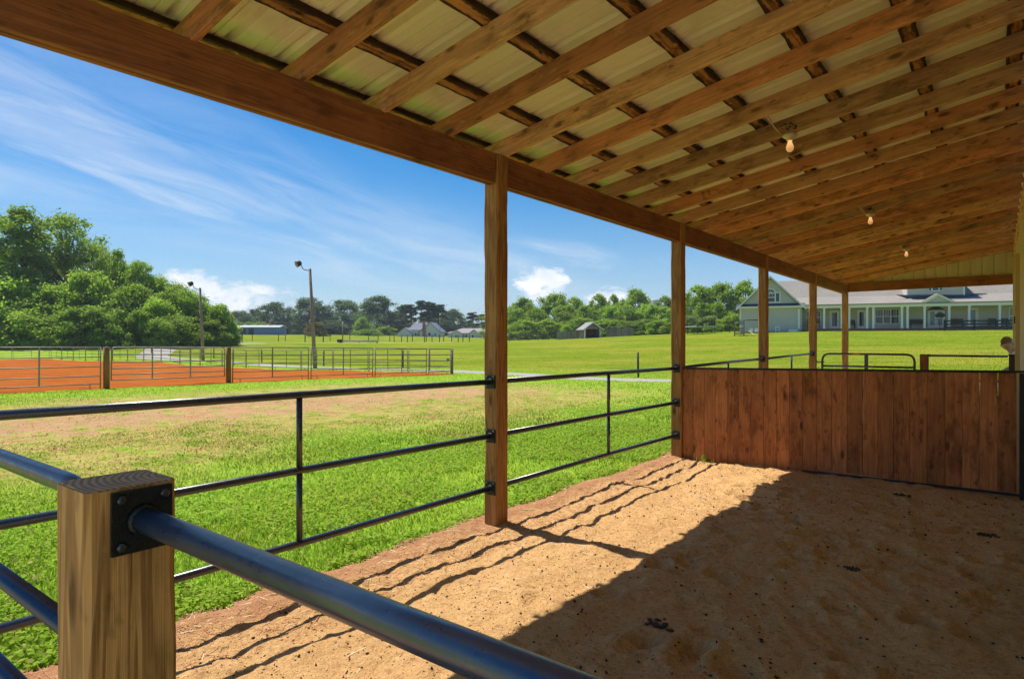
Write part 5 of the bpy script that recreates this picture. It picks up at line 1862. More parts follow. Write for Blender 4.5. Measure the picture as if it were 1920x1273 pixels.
ridge_roof(t, 5.2, 4, 2.2, 0.9, M['pale_roof'], M['far_white'], oh=0.2)
MB().box((-0.5, -0.05, -0.4), (0.5, -0.003, 1.8)).build('door', M['dark_steel'], t)
# white house with blue-grey roof and brick chimney
f_ = 232.0
x, y = at(783, f_)
z0 = tz(x, y) - 0.3
t = thing('far_house', 'white far house with a dark blue roof and a red brick chimney', 'house', (x, y, z0), YAW + R(-8))
MB().box((-2.5, 0.3, -1), (3.6, 7, 2.6)).build('wall', M['far_white'], t)
# gable end to the right facing us
m = MB().prism([(0.9, 0, -1), (8.2, 0, -1), (8.2, 0, 2.2), (4.6, 0, 5.3), (0.9, 0, 2.2)], (0, 8, 0))
m.build('gable_wing', M['far_white'], t)
for s in (-1, 1):
    MB().prism([(4.6, -0.4, 5.55), (4.6 + s * 4.2, -0.4, 2.0), (4.6 + s * 4.2, -0.4, 1.75), (4.6, -0.4, 5.3)], (0, 9, 0)).build('roof', M['far_roof'], t)
slabpts = [(-4.0, 0.0, 2.55), (3.0, 0.0, 2.55), (4.6, 3.9, 5.3), (-2.2, 3.9, 5.3)]
MB().prism(slabpts, (0, 0, 0.15)).build('roof', M['far_roof'], t)
m = MB().prism([(-7.9, -0.2, -1), (-1.9, -0.2, -1), (-1.9, -0.2, 1.2), (-4.9, -0.2, 3.5), (-7.9, -0.2, 1.2)], (0, 6, 0))
m.build('gable_wing', M['far_white'], t)
for s in (-1, 1):
    MB().prism([(-4.9, -0.5, 3.7), (-4.9 + s * 3.4, -0.5, 1.05), (-4.9 + s * 3.4, -0.5, 0.85), (-4.9, -0.5, 3.5)], (0, 6.5, 0)).build('roof', M['far_roof'], t)
MB().box((2.0, -0.55, -1), (3.0, -0.02, 6.0)).build('chimney', M['brick'], t)
for xx, w in ((-1.2, 0.8), (-0.2, 0.6), (0.5, 0.3), (4.0, 1.0), (6.4, 0.5)):
    wn = MB().box((xx, -0.08 if xx > 1 else 0.22, 0.4), (xx + w, -0.01 if xx > 1 else 0.29, 1.7)).build('window', M['white'], t)
    MB().box((xx + 0.07, -0.10 if xx > 1 else 0.2, 0.48), (xx + w - 0.07, -0.081 if xx > 1 else 0.219, 1.62)).build('pane', M['glass'], wn)
# pale house with hipped tan roof
f_ = 226.0
x, y = at(880, f_)
z0 = tz(x, y) - 0.3
t = thing('far_house', 'white far house with a low pale tan hipped roof left of the nearest post', 'house', (x, y, z0), YAW + R(-6))
MB().box((-8, 0.5, -1), (9, 9, 1.9)).build('wall', M['far_white'], t)
m = MB()
i = m.addv([(-8.4, 0.1, 1.9), (9.4, 0.1, 1.9), (9.4, 9.4, 1.9), (-8.4, 9.4, 1.9), (-3.5, 4.8, 3.7), (5, 4.8, 3.7)])
for q in ((0, 1, 5, 4), (1, 2, 5), (2, 3, 4, 5), (3, 0, 4), (3, 2, 1, 0)):
    m.face([i + c for c in q])
m.build('roof', M['tan_roof'], t)
for c, w, hgt in ((-4.8, 2.6, 2.9), (1.6, 2.2, 3.0)):
    MB().prism([(c - w, 0, -1), (c + w, 0, -1), (c + w, 0, 1.5), (c, 0, hgt), (c - w, 0, 1.5)], (0, 4, 0)).build('gable_wing', M['far_white'], t)
    for s in (-1, 1):
        MB().prism([(c, -0.3, hgt + 0.2), (c + s * (w + 0.3), -0.3, 1.4), (c + s * (w + 0.3), -0.3, 1.25), (c, -0.3, hgt)], (0, 5, 0)).build('roof', M['tan_roof'], t)
for xx in (-5.2, -1.6, -0.6, 0.8, 4.6):
    wn = MB().box((xx, -0.06 if (-7 < xx < -2.3 or -0.5 < xx < 3.7) else 0.44, 0.1), (xx + 0.8, 0.49, 1.25)).build('window', M['white'], t)
    yy = -0.08 if (-7 < xx < -2.3 or -0.5 < xx < 3.7) else 0.42
    MB().box((xx + 0.1, yy, 0.18), (xx + 0.7, yy + 0.018, 1.17)).build('pane', M['glass'], wn)
# utility poles and lines far off
ups = []
for px_, f_, pyt, lab in ((642.5, 130, 603, 'thin grey pole in the far meadow right of the leaning floodlight pole'), (825, 215, 596, 'grey utility pole between the two far white houses'),
                          (699.5, 215, 607, 'short thin pole before the large dark far tree'), (506, 226, 600, 'thin pole behind the blue metal building')):
    x, y = at(px_, f_)
    z0 = tz(x, y)
    H = zat(pyt, f_) - z0
    t = thing('utility_pole', lab, 'pole', (x, y, z0), group='far utility poles')
    MB().tube([(0, 0, -0.3), (0, 0, H)], [0.13, 0.1], 8).build('pole', M['galv'], t)
    MB().box((-0.5, -0.05, H - 0.5), (0.5, 0.05, H - 0.38), Matrix.Rotation(YAW, 4, 'Z')).build('crossarm', M['pole_wood'], t)
    ups.append(Vector((x, y, z0 + H - 0.4)))
for j, (a, b, lab) in enumerate(((ups[3], ups[2], 'far power line from the blue building towards the short thin pole'), (ups[2], ups[1], 'far power line left of the utility pole by the white houses'),
                                 (ups[1], Vector((*at(1000, 200), zat(619, 200))), 'far power line right of the utility pole by the white houses'))):
    pts = [a + (b - a) * s - Vector((0, 0, 1.0 * math.sin(math.pi * s))) for s in np.linspace(0, 1, 9)]
    tag(MB().tube(pts, 0.035, 4).build('power_line', M['galv']), lab, 'wire', 'far power lines')
# ------------------------------------------------------------------ trees
def leaf_cloud(C, Rd, n, size, rg, upw=0.5, asp=0.55):
    """n leaf rhombi spread over clumps C (k,3) with radii Rd (k,3)"""
    k = len(C)
    vol = Rd.prod(1) ** (2 / 3)
    idx = rg.choice(k, n, p=vol / vol.sum())
    d = rg.normal(size=(n, 3))
    d /= np.linalg.norm(d, axis=1)[:, None]
    rad = rg.uniform(0.0, 1.0, n) ** 0.6 * rg.uniform(0.6, 1.45, n)
    P = C[idx] + d * Rd[idx] * rad[:, None]
    nrm = d * 0.30 + rg.normal(size=(n, 3)) * 0.75 + np.array([0, 0, upw])
    nrm /= np.linalg.norm(nrm, axis=1)[:, None]
    a = np.cross(nrm, rg.normal(size=(n, 3)))
    a /= np.linalg.norm(a, axis=1)[:, None] + 1e-9
    b = np.cross(nrm, a)
    s = (size * rg.uniform(0.6, 1.35, n))[:, None]
    droop = np.array([0, 0, -0.15]) * s
    V = np.stack([P - a * s * 0.5, P + b * s * 0.5 * asp, P + a * s * 0.5 + droop, P - b * s * 0.5 * asp], 1).reshape(-1, 3)
    F = np.arange(n * 4)
    return V, F

def tree_proto(kind, H, Wd, leafm, n, size, seed):
    rg = np.random.default_rng(seed)
    C, Rr = [], []
    wood_ = MB()
    if kind in ('oak', 'round', 'bush', 'airy', 'cone'):
        base = {'oak': 0.14, 'round': 0.03, 'bush': 0.0, 'airy': 0.40, 'cone': 0.03}[kind]
        nc = {'oak': 130, 'round': 130, 'bush': 110, 'airy': 62, 'cone': 150}[kind]
        for i in range(nc):
            t = rg.uniform(0, 1)
            if kind == 'cone':
                prof = (1 - t) ** 0.65 * 0.95 + 0.10
            elif kind == 'bush':
                prof = math.sqrt(max(0, 1 - (t * 0.97) ** 2.2))
            else:
                prof = math.sin(math.pi * min(0.97, max(0.08, t * 0.74 + 0.24))) ** 0.5
            a = rg.uniform(0, 2 * math.pi)
            lump = 1 + 0.20 * math.sin(a * 3 + seed) + 0.12 * math.sin(a * 5 + 2 * seed + 6 * t)
            rr = Wd / 2 * prof * lump * (rg.uniform(0.55, 1.0) if i % 5 else rg.uniform(0.0, 0.5))
            z = H * (base + (1 - base) * t * 0.95)
            C.append((rr * math.cos(a), rr * math.sin(a), z))
            s = Wd * rg.uniform(0.06, 0.135) * (0.75 if kind == 'cone' else 1) * (0.85 if kind == 'airy' else 1)
            Rr.append((s * 1.15, s * 1.15, s * rg.uniform(0.75, 1.1)))
        th = H * {'oak': 0.6, 'round': 0.6, 'bush': 0.4, 'airy': 0.72, 'cone': 0.85}[kind]
        r0 = H * 0.017
        wood_.tube([(0, 0, -0.5), (0.01 * H, 0, th * 0.3), (-0.008 * H, 0.01 * H, th * 0.65), (0, 0, th)], [r0 * 1.35, r0, r0 * 0.75, r0 * 0.35], 8)
        for i in range(0, nc, 6 if kind != 'airy' else 3):
            c = Vector(C[i])
            z0 = min(th * 0.95, max(0.12 * H, c.z - 0.2 * H - 0.1 * c.xy.length))
            p0 = Vector((0, 0, z0))
            mid = p0.lerp(c, 0.5) + Vector((0, 0, 0.04 * H))
            wood_.tube([p0, mid, c], [r0 * 0.5, r0 * 0.3, r0 * 0.08], 5)
    else:                                           # pine
        wood_.tube([(0, 0, -0.5), (0.1, 0, H * 0.5), (0, 0.1, H * 0.97)], [H * 0.013, H * 0.010, H * 0.003], 8)
        for i in range(34):
            t = rg.uniform(0, 1) ** 0.8
            z = H * (0.42 + 0.57 * t)
            a = rg.uniform(0, 2 * math.pi)
            rr = Wd / 2 * (1.05 - 0.75 * t) * rg.uniform(0.25, 1.0)
            c = Vector((rr * math.cos(a), rr * math.sin(a), z))
            C.append(tuple(c))
            s = Wd * rg.uniform(0.10, 0.19)
            Rr.append((s, s, s * 0.55))
            wood_.tube([(0, 0, z - 0.05 * H), tuple(c)], [0.07, 0.02], 4)
    V, F = leaf_cloud(np.array(C), np.array(Rr), n, size, rg)
    me = mesh_np('crown', V, F, 4, leafm)
    return wood_.mesh('trunk', M['bark']), me, H, Wd

PROTO = {
    'oak': [tree_proto('oak', 17, 13, M['leaf'], 21000, 0.37, s) for s in (1, 2)],
    'oakb': [tree_proto('oak', 13, 11, M['leaf_bright'], 19000, 0.37, s) for s in (3,)],
    'airy': [tree_proto('airy', 20, 12, M['leaf'], 8000, 0.42, s) for s in (5,)],
    'cone': [tree_proto('cone', 21, 12, M['leaf_bright'], 25000, 0.37, s) for s in (7,)],
    'bush': [tree_proto('bush', 8, 9, M['leaf'], 19000, 0.36, s) for s in (9, 10)],
    'bushb': [tree_proto('bush', 8, 9, M['leaf_bright'], 19000, 0.36, s) for s in (11, 12)],
    'far': [tree_proto('round', 20, 17, M['leaf_far'], 14000, 0.75, s) for s in (13, 14, 15)],
    'pine': [tree_proto('pine', 21, 8, M['leaf_pine'], 3600, 0.7, s) for s in (16, 17)],
    'mid': [tree_proto('round', 14, 10, M['leaf'], 16000, 0.5, s) for s in (18, 19)],
    'midb': [tree_proto('round', 11, 9, M['leaf_bright'], 15000, 0.45, s) for s in (20, 21)],
    'rust': [tree_proto('bush', 6, 8, M['leaf_rust'], 2500, 0.6, 22)],
}
_tc = {}
def tree(kind, px_, pytop, f_, wpx, label, group, name='broadleaf_tree', cat='tree'):
    lst = PROTO[kind]
    k = _tc.get(kind, 0)
    _tc[kind] = k + 1
    trunk, crown, H, Wd = lst[k % len(lst)]
    x, y = at(px_, f_)
    z0 = tz(x, y)
    h = zat(pytop, f_) - z0
    w = wpx / FPX * f_ * 1.12
    t = thing(name, label, cat, (x, y, z0), random.uniform(0, 6.28), group)
    t.scale = (w / Wd, w / Wd, h / H)
    link('trunk', trunk, t)
    tag(link('crown', crown, t), kind='stuff')
    return t
# woods on the left, tall ones first
GW = 'woods beyond the arena'
tall = [('oak', -40, 425, 106, 120, 'tall oak at the very left edge of the woods'),
        ('cone', 40, 386, 100, 190, 'tallest bright green tree at the left edge, its crown widening downward'),
        ('airy', 128, 398, 106, 135, 'tall open crowned dark tree with limbs showing against the sky'),
        ('oak', 92, 470, 108, 120, 'dark oak filling in behind the two tallest left trees'),
        ('oak', 180, 452, 105, 95, 'dense dark green tree right of the tall open crowned one'),
        ('cone', 221, 466, 103, 80, 'narrow pointed green tree in the middle of the woods'),
        ('airy', 262, 486, 102, 55, 'thin sparse tree with one leafy tuft above the woods'),
        ('oakb', 242, 494, 103, 90, 'leafy green tree just left of the thin sparse tree in the woods'),
        ('oakb', 288, 518, 103, 85, 'leafy green tree just right of the thin sparse tree in the woods'),
        ('oak', 330, 532, 104, 80, 'green tree left of the shorter floodlight pole, at the back of the woods'),
        ('oakb', 366, 552, 104, 70, 'green tree behind the shorter floodlight pole, at the back of the woods'),
        ('oak', 300, 545, 106, 90, 'dark oak at the back of the lower right woods')]
for a in tall:
    tree(*a, GW)
low = [('bushb', 15, 520, 95, 150), ('bush', 60, 575, 92, 120), ('bushb', 108, 540, 95, 110), ('bush', 128, 585, 92, 110), ('bushb', 165, 515, 97, 110), ('bush', 190, 575, 93, 110),
       ('bush', 222, 560, 95, 100), ('bushb', 245, 535, 97, 95), ('bush', 275, 545, 98, 100), ('bushb', 300, 560, 96, 80), ('bush', 322, 540, 99, 90), ('bushb', 352, 553, 100, 70),
       ('bush', 380, 568, 101, 75), ('bushb', 408, 572, 101, 60), ('bush', 420, 590, 101, 50), ('bush', 340, 590, 95, 90), ('bush', 40, 588, 91, 85), ('bushb', 145, 578, 91, 75),
       ('bush', 208, 590, 92, 75), ('bushb', 265, 585, 93, 70), ('bush', 310, 596, 93, 65), ('bush', 395, 600, 98, 60), ('bush', -30, 560, 92, 120)]
low.sort(key=lambda q: q[1])
for k, a in enumerate(low):
    front = a[3] < 96
    word = 'bright' if a[0] == 'bushb' else 'dark'
    tree(*a, f'{word} low tree, {ORD[k]} from the left along the front of the woods', GW)
# far dark row
fr_ = [('far', 452, 582, 290, 45), ('far', 478, 580, 300, 40), ('far', 517, 567, 285, 66), ('far', 548, 592, 290, 45), ('far', 582, 557, 280, 60), ('far', 612, 590, 285, 50),
       ('far', 645, 563, 285, 72), ('far', 672, 585, 280, 50), ('far', 710, 556, 275, 88), ('far', 745, 585, 285, 50), ('far', 818, 578, 290, 60), ('far', 850, 580, 295, 55), ('far', 875, 603, 300, 50),
       ('far', 905, 605, 300, 50), ('far', 930, 606, 300, 60), ('far', 780, 605, 300, 70), ('far', 620, 600, 262, 62), ('far', 560, 605, 300, 60), ('far', 500, 600, 300, 60), ('far', 690, 603, 262, 50)]
fr_ += [('far', 440 + 36 * q, 606 + 6 * (q % 3), 308, 64) for q in range(8)]
fr_.sort(key=lambda q: q[1])
for k, a in enumerate(fr_):
    tree(*a, f'{ORD[k]} dark round crowned tree from the left in the far tree row', 'dark far tree row')
pn = [('pine', 762, 572, 262, 40), ('pine', 771, 570, 270, 32), ('pine', 790, 565, 262, 40), ('pine', 805, 564, 266, 42), ('pine', 823, 572, 270, 40), ('pine', 887, 584, 275, 32), ('pine', 903, 590, 275, 26)]
for k, a in enumerate(pn):
    tree(*a, f'{ORD[k]} tall pine from the left above the far white houses', 'far pines', 'pine_tree')
for k, (px_, w) in enumerate(((446, 30), (468, 26), (490, 28))):
    tree('midb', px_, 604, 246, w, f'{ORD[k]} clipped round tree from the left behind the blue metal building', 'round trees behind the blue building')
tree('rust', 591, 604, 205, 42, 'small rusty tinged tree behind the leaning floodlight pole', None)
tree('bushb', 692, 618, 232, 48, 'light green bush before the large dark far tree', None, 'leafy_bush', 'bush')
tree('midb', 680, 595, 250, 30, 'lighter green tree against the left side of the large dark far tree', None)
tree('mid', 722, 612, 240, 40, 'dark green bush left of the far white house', None, 'leafy_bush', 'bush')
# lit row right of the nearest post
md = [('mid', 940, 575, 190, 60), ('mid', 982, 559, 180, 62), ('mid', 1040, 549, 178, 66), ('mid', 1076, 558, 176, 50), ('mid', 1122, 552, 172, 44), ('mid', 1150, 553, 176, 30), ('mid', 1190, 543, 170, 66), ('mid', 1246, 556, 166, 44), ('mid', 1272, 560, 165, 50),
      ('midb', 965, 580, 160, 50), ('midb', 1005, 578, 156, 56), ('midb', 1060, 572, 156, 56), ('midb', 1100, 574, 150, 56), ('midb', 1145, 572, 152, 50), ('midb', 1175, 572, 150, 50), ('midb', 1215, 570, 148, 54), ('midb', 1250, 576, 146, 56),
      ('mid', 985, 600, 140, 56), ('mid', 1030, 598, 140, 50), ('mid', 1090, 596, 136, 56), ('mid', 1135, 598, 136, 50), ('mid', 1165, 600, 134, 56), ('mid', 1210, 598, 132, 50)]
md.sort(key=lambda q: q[1])
for k, a in enumerate(md):
    word = 'bright' if a[0] == 'midb' else 'mid green'
    tree(*a, f'{word} tree, {ORD[k]} from left in the lit row right of the nearest post', 'lit tree row')
tree('bushb', 1062, 609, 118, 24, 'small bright bush behind the plank fence left of the hut', None, 'leafy_bush', 'bush')
tree('bush', 1236, 600, 108, 46, 'loose green bush in front of the lit trees, left of the second tall post', None, 'leafy_bush', 'bush')
tree('bush', 1262, 604, 106, 40, 'green bush hidden partly by the second tall post', None, 'leafy_bush', 'bush')
# trees by the house
hs_ = [('mid', 1308, 536, 128, 62, 'dense tree above the trampoline'), ('mid', 1350, 529, 126, 64, 'tall dense tree left of the house gable'), ('mid', 1398, 528, 124, 62, 'tallest dense tree just left of the house gable'),
       ('midb', 1318, 568, 112, 44, 'lower bright tree above the trampoline'), ('midb', 1347, 566, 112, 40, 'lower bright tree between trampoline and swing set'), ('bush', 1330, 592, 104, 46, 'dark bush behind the trampoline'),
       ('bush', 1372, 590, 106, 44, 'dark bush behind the swing set'), ('bush', 1296, 592, 106, 36, 'dark bush right of the second tall post'), ('mid', 1436, 545, 126, 60, 'tree behind the house wing'), ('midb', 1912, 533, 100, 60, 'green tree behind the right end of the house roof')]
for a in hs_:
    tree(*a, 'trees by the house')

# ------------------------------------------------------------------ grass
def grass_zone(f0, f1, n, w, h0, h1, rg, xmax=1e9, curve=0.5):
    u = rg.uniform(-0.84, 0.84, n)
    f = 1.0 / rg.uniform(1 / f1, 1 / f0, n)
    r = u * f
    X = CR * r - SR * f
    Y = SR * r + CR * f
    edge = -3.40 - 0.09 * fbm(np.zeros_like(Y) + 3.3, Y, 1.7, 4)
    keep = ~((X > edge - 0.02) & (Y < 19.3) & (X < 2.0))
    keep &= ~((X < AX1 + 0.5 + 0.3 * fbm(X, Y, 0.8, 2)) & (X > AX0 - 0.6) & (Y < AY1 + 0.25) & (Y > AY0))
    # driveway
    dv = np.array([(30, 31), (4, 28.2), (-12, 28.0), (-22, 30.0), (-34, 31.2), (-60, 32.2), (-84, 35), (-100, 44)])
    dmin = np.full(n, 1e9)
    for a, b in zip(dv[:-1], dv[1:]):
        ab = b - a
        t = np.clip(((X - a[0]) * ab[0] + (Y - a[1]) * ab[1]) / (ab @ ab), 0, 1)
        dmin = np.minimum(dmin, np.hypot(X - a[0] - t * ab[0], Y - a[1] - t * ab[1]))
    keep &= dmin > 1.25 + 0.3 * fbm(X, Y, 0.9, 2)
    keep &= ~((X < -80) & (dmin < 2.4))
    # worn yard: thinner
    worn = smoothstep(-21, -18, X) * (1 - smoothstep(-9.5, -6.5, X)) * (1 - smoothstep(14, 20, Y))
    pat = fbm(X, Y, 0.55, 5)
    dens = 1 - worn * np.clip(0.80 + 1.7 * pat, 0.2, 0.985)
    dens = dens * smoothstep(f0, f0 * 1.45, f + (1e3 if f0 < 3 else 0)) * (1 - smoothstep(f1 * 0.6, f1, f))
    keep &= rg.uniform(0, 1, n) < dens
    X, Y, f, worn = X[keep], Y[keep], f[keep], worn[keep]
    n = len(X)
    Z = terr(X, Y) - 0.008
    hh = rg.uniform(h0, h1, n) * (1 - 0.45 * worn) * (0.75 + 0.6 * np.clip(fbm(X, Y, 1.6, 3) + 0.4, 0, 1))
    ww = w * rg.uniform(0.6, 1.4, n)
    a = rg.uniform(0, 2 * np.pi, n)
    dx, dy = np.cos(a), np.sin(a)
    la = rg.uniform(0, 2 * np.pi, n)
    lean = hh * rg.uniform(0.1, 0.9, n) * curve * 2
    lx, ly = np.cos(la) * lean, np.sin(la) * lean
    b = np.stack([X, Y, Z], 1)
    sx = np.stack([dx * ww / 2, dy * ww / 2, np.zeros(n)], 1)
    md_ = b + np.stack([lx * 0.3, ly * 0.3, hh * 0.6], 1)
    tp = b + np.stack([lx, ly, hh * 0.95], 1)
    V = np.stack([b - sx, b + sx, md_ + sx * 0.75, tp, md_ - sx * 0.75], 1).reshape(-1, 3)
    return V, n
rg = np.random.default_rng(21)
zones = [(2.4, 13, 190000, 0.0085, 0.02, 0.06), (7, 40, 150000, 0.018, 0.025, 0.06), (26, 110, 70000, 0.03, 0.03, 0.06)]
labs = ['lush short lawn grass growing up to the shed floor', 'patchy worn lawn grass between the shed and the arena', 'meadow grass on the rising field beyond the arena']
for (f0, f1, n, w, h0, h1), lab in zip(zones, labs):
    V, n = grass_zone(f0, f1, n, w, h0, h1, rg)
    me = mesh_np('lawn_grass', V, np.arange(n * 5), 5, M['lush_blade' if f0 < 3 else 'blade'])
    tag(link('lawn_grass', me), lab, 'grass', kind='stuff')
# clover leaves in the lush strip
n = 110000
X = -3.42 - rg.exponential(2.4, n)
Y = rg.uniform(0.5, 14, n)
edge = -3.40 - 0.09 * fbm(np.zeros_like(Y) + 3.3, Y, 1.7, 4)
k_ = (X < edge + 0.01) & (fbm(X, Y, 1.3, 3) > -0.12)
X, Y = X[k_], Y[k_]
n = len(X)
C = np.stack([X, Y, terr(X, Y) + rg.uniform(0.012, 0.06, n)], 1)
nr = rg.normal(size=(n, 3)) * 0.45 + np.array([0, 0, 1])
nr /= np.linalg.norm(nr, axis=1)[:, None]
a = np.cross(nr, rg.normal(size=(n, 3)))
a /= np.linalg.norm(a, axis=1)[:, None]
b = np.cross(nr, a)
s = rg.uniform(0.007, 0.020, n)[:, None]
V = np.stack([C - a * s, C + b * s * 0.8, C + a * s, C - b * s * 0.8], 1).reshape(-1, 3)
tag(link('clover', mesh_np('clover', V, np.arange(n * 4), 4, M['lush_blade'])), 'low clover leaves mixed into the lawn edge', 'clover', kind='stuff')

# weed tuft at the partition foot
wt = thing('weed_tuft', 'small green weed sprouting at the foot of the partition', 'weed', (-2.78, 7.40, fz(-2.78, 7.40)))
for q in range(16):
    a = random.uniform(0, 6.28)
    r_ = random.uniform(0.0, 0.14)
    h_ = random.uniform(0.05, 0.17)
    m = MB()
    p0 = Vector((r_ * math.cos(a), r_ * math.sin(a) * 0.5, -0.01))
    o = Vector((random.uniform(-1, 1), random.uniform(-1, 1), 0)) * h_ * 0.6
    sd_ = Vector((math.cos(a + 1.3), math.sin(a + 1.3), 0)) * 0.005
    m.poly([p0 - sd_, p0 + sd_, p0 + o * 0.4 + sd_ + Vector((0, 0, h_ * 0.7)), p0 + o + Vector((0, 0, h_))])
    m.build('leaf_blade', M['blade'], wt)

# ------------------------------------------------------------------ litter on the dirt floor
def scatter(n, xr, yr, s0, s1, mat, name, label, shape='clod', xpow=None, seed=1):
    rg = np.random.default_rng(seed)
    X = rg.uniform(*xr, n) if xpow is None else xr[0] + (xr[1] - xr[0]) * rg.uniform(0, 1, n) ** xpow
    Y = rg.uniform(*yr, n)
    if shape == 'clod':
        k_ = fbm(X * 1.0, Y, 0.9, 3) + rg.uniform(-0.5, 0.5, n) > -0.05
        X, Y = X[k_], Y[k_]
        n = len(X)
    Z = floor_z(X, Y)
    S = s0 * (s1 / s0) ** rg.uniform(0, 1, n) ** 2.2
    C = np.stack([X, Y, Z + (S * 0.3 if shape == 'clod' else 0.003)], 1)
    if shape == 'clod':
        base = np.array([(1, 0, 0), (0, 1, 0), (-1, 0, 0), (0, -1, 0), (0, 0, 0.8), (0, 0, -0.8)], float)
        V = base[None] * rg.uniform(0.55, 1.3, (n, 6, 1)) * (S[:, None, None] * rg.uniform(0.6, 1.2, (n, 1, 3)))
        V = C[:, None] + V
        f = np.array([(0, 1, 4), (1, 2, 4), (2, 3, 4), (3, 0, 4), (1, 0, 5), (2, 1, 5), (3, 2, 5), (0, 3, 5)])
        F = (np.arange(n)[:, None, None] * 6 + f[None]).reshape(-1)
        me = mesh_np(name, V.reshape(-1, 3), F, 3, mat)
    else:
        a = rg.uniform(0, 6.28, n)
        t = np.stack([np.cos(a), np.sin(a), rg.uniform(-0.12, 0.12, n)], 1) * S[:, None]
        w = np.stack([-np.sin(a), np.cos(a), np.zeros(n)], 1) * np.clip(S * 0.05, 0.0012, 0.004)[:, None]
        u = np.zeros((n, 3))
        u[:, 2] = 0.0025
        V = np.stack([C - t - w, C + t - w * 0.5, C + t + w * 0.5, C - t + w, C + u], 1)
        f = np.array([(0, 1, 4), (1, 2, 4), (2, 3, 4), (3, 0, 4)])
        F = (np.arange(n)[:, None, None] * 5 + f[None]).reshape(-1)
        me = mesh_np(name, V.reshape(-1, 3), F, 3, mat)
    return tag(link(name, me), label, 'litter', kind='stuff')
M['clod'] = plain('dark_dung_clod', (0.055, 0.034, 0.02), 0.95, 0, 0.4, 30)
M['tanclod'] = plain('tan_wood_chip', (0.55, 0.36, 0.17), 0.9, 0, 0.3, 30)
M['straw'] = plain('dry_straw', (0.66, 0.55, 0.36), 0.8, 0, 0.2, 30)
M['needle'] = plain('red_pine_straw', (0.36, 0.17, 0.08), 0.85, 0, 0.35, 30)
scatter(6500, (-3.1, 0.25), (0.3, 7.5), 0.0025, 0.012, M['clod'], 'dung_crumbs', 'dark dung crumbs scattered over the dirt floor', seed=2)
scatter(26000, (-3.25, 0.25), (0.3, 7.5), 0.0025, 0.008, M['tanclod'], 'wood_chips', 'tan wood chips strewn over the dirt floor', seed=3)
scatter(420, (-3.1, 0.2), (0.6, 7.4), 0.012, 0.075, M['straw'], 'straw_bits', 'pale straw bits lying on the dirt floor', 'straw', seed=4)
scatter(9000, (-3.46, -2.75), (0.4, 12), 0.012, 0.06, M['needle'], 'pine_straw', 'reddish pine straw along the drip line of the shed', 'straw', 1.5, seed=5)
scatter(900, (-3.46, -2.7), (0.4, 12), 0.012, 0.05, M['straw'], 'dry_stems', 'pale dry stems along the drip line of the shed', 'straw', 1.5, seed=6)
# a few larger droppings heaps, each its own thing
for k, (x, y, s, lab) in enumerate(((-1.38, 3.02, 0.04, 'dark dung heap in the shaded dirt, nearest the black rail'), (-0.75, 4.5, 0.03, 'small dark dung heap in the middle of the shaded dirt'),
                                    (-0.05, 5.85, 0.04, 'dark dung heap near the right end of the partition'), (-0.72, 6.95, 0.035, 'dark dung heap close before the partition'))):
    m = MB()
    rg2 = random.Random(k)
    for q in range(26):
        c = Vector((rg2.gauss(0, s * 0.9), rg2.gauss(0, s * 0.6), s * 0.25 * rg2.random()))
        r_ = s * rg2.uniform(0.15, 0.38)
        m.lathe([(r_ * 0.2, -r_ * 0.7), (r_ * 0.9, -r_ * 0.2), (r_, r_ * 0.15), (r_ * 0.4, r_ * 0.6)], 7, tuple(c))
    o = m.build('dung_heap', M['clod'], loc=(x, y, fz(x, y)))
    tag(o, lab, 'dung', 'dung heaps on the dirt floor')

# ------------------------------------------------------------------ person leaning out of the barn doorway
M['skin'] = plain('skin', (0.55, 0.30, 0.20), 0.5, 0, 0.05)
M['hair'] = plain('light_brown_hair', (0.52, 0.34, 0.16), 0.6, 0, 0.25, 30)
M['shirt'] = plain('white_shirt', (0.70, 0.70, 0.70), 0.8, 0, 0.05)
M['vest'] = plain('dark_vest', (0.05, 0.04, 0.035), 0.8, 0, 0.2)
M['jeans'] = plain('blue_jeans', (0.10, 0.15, 0.26), 0.85, 0, 0.2)
PB_ = Vector((0.405, 15.20, 0.0))
person = thing('person', 'person in a white top leaning out from behind the barn door trim', 'person', PB_)
def skin_obj(name, verts, edges, radii, mat, parent, root=0, sub=2):
    me = bpy.data.meshes.new(name)
    me.from_pydata([tuple(v) for v in verts], edges, [])
    me.materials.append(mat)
    o = link(name, me, parent)
    sk = o.modifiers.new('skin', 'SKIN')
    sk.use_smooth_shade = True
    for i, r_ in enumerate(radii):
        sv = me.skin_vertices[0].data[i]
        sv.radius = (r_, r_) if not hasattr(r_, '__len__') else r_
        sv.use_root = (i == root)
    ss = o.modifiers.new('sub', 'SUBSURF')
    ss.levels = ss.render_levels = sub
    return o
# joints (local): body leans to -x, head tilts
pel, chest, neckb, neck, chin, skull = (0.02, 0, 0.90), (-0.10, 0, 1.17), (-0.18, 0, 1.275), (-0.225, -0.01, 1.325), (-0.265, -0.025, 1.375), (-0.285, -0.012, 1.44)
V = [pel, chest, neckb, neck, chin, skull,
     (-0.02, -0.16, 1.215), (-0.16, -0.22, 1.02), (-0.30, -0.30, 0.94), (-0.33, -0.31, 0.93),
     (-0.02, 0.17, 1.235), (0.10, 0.24, 1.0), (0.10, 0.18, 0.80),
     (0.02, -0.09, 0.84), (0.06, -0.10, 0.46), (0.05, -0.09, 0.09), (-0.05, -0.12, 0.045),
     (0.02, 0.10, 0.84), (0.10, 0.11, 0.46), (0.10, 0.10, 0.09), (0.0, 0.10, 0.045)]
E = [(0, 1), (1, 2), (2, 3), (3, 4), (4, 5), (2, 6), (6, 7), (7, 8), (8, 9), (2, 10), (10, 11), (11, 12), (0, 13), (13, 14), (14, 15), (15, 16), (0, 17), (17, 18), (18, 19), (19, 20)]
